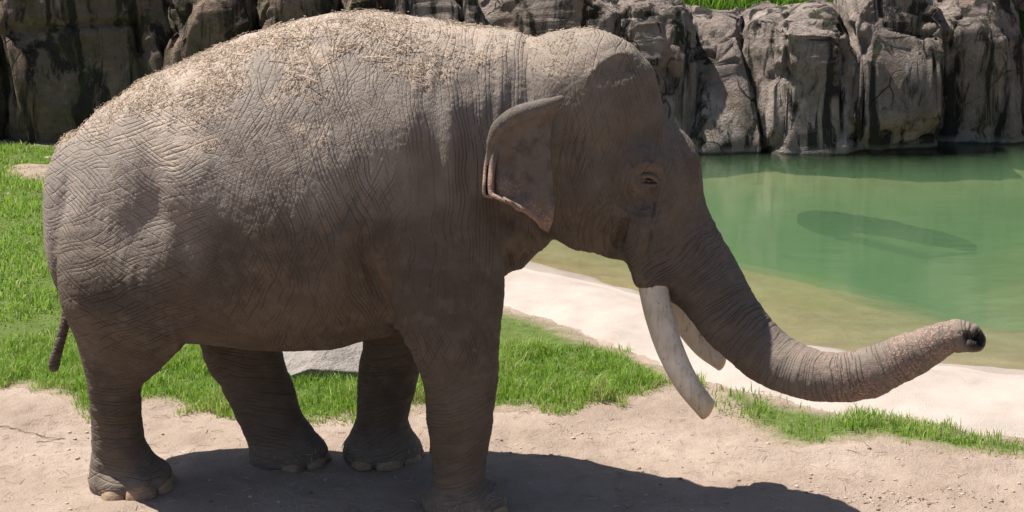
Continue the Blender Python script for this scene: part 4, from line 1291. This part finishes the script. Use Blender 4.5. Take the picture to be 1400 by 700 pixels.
# ================================================================== SMALL THINGS
# sunken log
def log_mesh(a, b, r0, r1, seed):
    n, m = 40, 22
    t = np.linspace(0, 1, n)
    ax = (b - a) / np.linalg.norm(b - a)
    u = np.cross(ax, [0, 0, 1.0]); u /= np.linalg.norm(u); v = np.cross(u, ax)
    th = np.linspace(0, 2 * np.pi, m, endpoint=False)
    cen = a + (b - a) * t[:, None] + v * (.05 * np.sin(t * 3))[:, None]
    R = (r0 + (r1 - r0) * t)[:, None] * (1 + .10 * vnoise(xyz(t[:, None] * 9, np.cos(th)[None] * 2, np.sin(th)[None] * 2), seed) + .12 * vnoise(xyz(t[:, None] * 25, np.cos(th)[None] * 4, np.sin(th)[None] * 4), seed))
    R *= np.interp(t, [0, .06, .2, .8, .95, 1], [.5, .9, 1, 1, .8, .4])[:, None]
    P = cen[:, None] + R[..., None] * (np.cos(th)[None, :, None] * u + np.sin(th)[None, :, None] * v)
    V = np.vstack([P.reshape(-1, 3)])
    idx = np.arange(n)[:, None] * m; j = np.arange(m)[None]
    F = np.stack([idx[:-1] + j, idx[:-1] + (j + 1) % m, idx[1:] + (j + 1) % m, idx[1:] + j], -1).reshape(-1, 4)
    return V, F
Mg = Mat('waterlogged_bark', .9, .1); p = Mg.pos()
LOGM = Mg.done(Mg.ramp(Mg.noise(p, 9, 5), [(.3, (.008, .010, .008)), (.7, (.03, .032, .024))]), Mg.bump(Mg.noise(p, 22, 5), .03))
def on_bed(px, py, lift):
    z = -.5
    for _ in range(12):
        q = on_ground(px, py, z)
        z = .5 * z + .5 * (float(ground_z(np.array(q[0]), np.array(q[1]))) + lift)
    return on_ground(px, py, z)
a, b = on_bed(1092, 298, .06), on_bed(1335, 340, .05)
V, F = log_mesh(a, b, .11, .07, 3)
o = mesh_np('sunken_log', V - a, F, LOGM); o.location = a
tag(o, 'dark log lying under the green pool water', 'log')

# outlet pipe
def ring_pipe():
    root_px = (1166, 187)
    bo = [ob for ob in C.objects if ob.name.startswith('boulder') and 'pipe outlet' in ob.get('label', '')][0]
    co = np.array([v.co[:] for v in bo.data.vertices]) + np.array(bo.location)
    px, py = project(co)
    k = np.argsort(np.hypot(px - root_px[0], py - root_px[1]) + 100 * (co[:, 1] > np.median(co[:, 1])))[:5]
    c = at(*root_px, co[k][:, 1].min() - .02)
    th = np.linspace(0, 2 * np.pi, 18, endpoint=False)
    prof = [(.030, .10), (.046, .10), (.046, -.03), (.038, -.03), (.034, .04), (.002, .04)]
    P = np.array([[c + np.array([r * math.cos(t_), y, r * math.sin(t_)]) for r, y in prof] for t_ in th])
    V = P.reshape(-1, 3) - c
    o = mesh_np('outlet_pipe', V, grid_faces(18, len(prof), True), PIPEIN, smooth=False); o.location = c
    tag(o, 'small dark pipe outlet in the boulder face above the water', 'pipe')
ring_pipe()

# hay on the back
Mv = Mat('hay', .8, .2)
HAY = Mv.done(Mv.ramp(Mv.attr('hue'), [(0, (.26, .195, .145)), (.5, (.46, .36, .27)), (1, (.66, .55, .43))]))
def straws(name, label, P, N, L, W, seed, lift=.004, tilt=.35):
    rg = np.random.default_rng(seed)
    n = len(P)
    r = rg.normal(size=(n, 3)); d = r - (r * N).sum(1, keepdims=True) * N
    d /= np.linalg.norm(d, axis=1, keepdims=True)
    d = d + N * rg.uniform(-.05, tilt, n)[:, None]; d /= np.linalg.norm(d, axis=1, keepdims=True)
    s = np.cross(d, N); s /= np.linalg.norm(s, axis=1, keepdims=True) + 1e-9
    t2 = np.cross(s, d)
    c = P + N * lift
    hl, hw = (L / 2)[:, None] * d, (W / 2)[:, None]
    bend = N * (L * rg.uniform(-.05, .12, n))[:, None]
    tri = [s * hw, -s * hw * .6 + t2 * hw, -s * hw * .6 - t2 * hw]
    rows = [np.stack([c + k * hl + (bend if k == 0 else 0) + q for q in tri], 1) for k in (-1, 0, 1)]
    V = np.stack(rows, 1).reshape(-1, 3)
    k = np.arange(n)[:, None] * 9
    F = []
    for row in (0, 1):
        for q in range(3):
            q2 = (q + 1) % 3
            F.append(k + [row * 3 + q, row * 3 + q2, row * 3 + 3 + q2, row * 3 + 3 + q])
    o = mesh_np(name, V, np.stack(F, 1).reshape(-1, 4), HAY, smooth=False)
    attr(o, 'hue', np.repeat(rg.uniform(0, 1, n), 9))
    tag(o, label, 'hay', kind='stuff')
    return o
rg = np.random.default_rng(77)
wgt = np.where(BV[:, 0] < .45, dust, dust * .4) ** 1.6 * np.clip(.5 + 1.3 * fbm(BV * 4, 3, 99), .03, 1.5) * (BN[:, 2] > .05) * (dust > .22)
idx = rg.choice(nbody, 16000, p=wgt / wgt.sum())
Lh = np.where(rg.uniform(0, 1, 16000) < .94, rg.uniform(.006, .020, 16000), rg.uniform(.03, .07, 16000))
straws('hay_chaff', 'dry hay chaff and dirt strewn over the back of the elephant', BV[idx] + rg.normal(0, .006, (16000, 3)), BN[idx], Lh, np.full(16000, .0026), 8)
m = np.nonzero((dust > .6) & (SIDE < .1) & (np.hypot((VPX - 480) / 105, (VPY - 80) / 60) < 1))[0]
idx = rg.choice(m, 60)
straws('hay_stalks', 'long pale hay stalks lying near the top of the back', BV[idx], BN[idx], rg.uniform(.06, .20, 60), np.full(60, .0038), 9, .008)

# clods and pebbles on the dirt
Mc = Mat('clod', .95, .1); CLOD = Mc.done(Mc.ramp(Mc.attr('hue'), [(0, (.20, .145, .11)), (.4, (.38, .29, .225)), (1, (.52, .42, .34))]))
ico = bmesh.new(); bmesh.ops.create_icosphere(ico, subdivisions=1, radius=1)
IV = np.array([v.co[:] for v in ico.verts]); IF = np.array([[v.index for v in f.verts] for f in ico.faces]); ico.free()
n = 2600
x = rg.uniform(-3.2, 3.9, n); y = rg.uniform(8.9, 10.9, n)
c2 = on_ground(1240, 683)
x[:300] = rg.normal(c2[0], .3, 300); y[:300] = rg.normal(c2[1], .10, 300)
k = (in_poly(x, y, LAWN_A) < -.01) & (in_poly(x, y, LAWN_B) < .05) & (in_poly(x, y, POOL) < -.2)
k &= rg.uniform(0, 1, n) < np.clip(.35 + 1.2 * fbm(xyz(x * 2.5, y * 4, 0), 3, 66), .05, 1)
x, y = x[k], y[k]; n = len(x)
s = .003 + .011 * rg.uniform(0, 1, n) ** 6
V = IV[None] * s[:, None, None] * rg.uniform(.7, 1.2, (n, 12 if len(IV) == 12 else len(IV), 1)) * np.array([1.2, 1, .7]) + xyz(x, y, ground_z(x, y) + s * .25)[:, None]
o = mesh_np('clods', V.reshape(-1, 3), (IF[None] + (np.arange(n) * len(IV))[:, None, None]).reshape(-1, 3), CLOD)
attr(o, 'hue', np.repeat(rg.uniform(0, 1, n), len(IV)))
tag(o, 'small clods and crumbs of earth scattered on the dirt', 'clods', kind='stuff')
# dry grass bits trodden into the dirt
n = 900
x = rg.uniform(-3.2, 3.9, n); y = rg.uniform(8.9, 11.2, n)
k = (in_poly(x, y, POOL) < -.25)
x, y = x[k], y[k]; n = len(x)
straws('straw_litter', 'short bits of dry straw littering the dirt and ledge', xyz(x, y, ground_z(x, y)), np.tile([0, 0, 1.0], (n, 1)), rg.uniform(.02, .09, n), np.full(n, .003), 12, .006, .15)
# twigs
Mt = Mat('twig_bark', .9, .1); TWIG = Mt.done((.20, .145, .10))
def twig(pts, r, label):
    P = catmull(np.array([on_ground(x, y, 0) for x, y in pts]), 14)
    P[:, 2] = ground_z(P[:, 0], P[:, 1]) + r * 1.2 + .006 * np.abs(np.sin(np.arange(14)))
    V, F, _, _ = tube(P, np.linspace(r, r * .5, 14), 7)
    o = mesh_np('twig', V[:-2] - P[0], F, TWIG); o.location = P[0]
    tag(o, label, 'twig')
twig([(0, 585), (25, 591), (55, 598), (88, 601)], .0035, 'thin dry twig on the dirt behind the tail')
twig([(50, 604), (70, 603), (90, 602)], .003, 'short stub of twig touching the thin dry twig')
twig([(1070, 607), (1100, 601), (1130, 597)], .004, 'small twig on the pale ground by the verge')
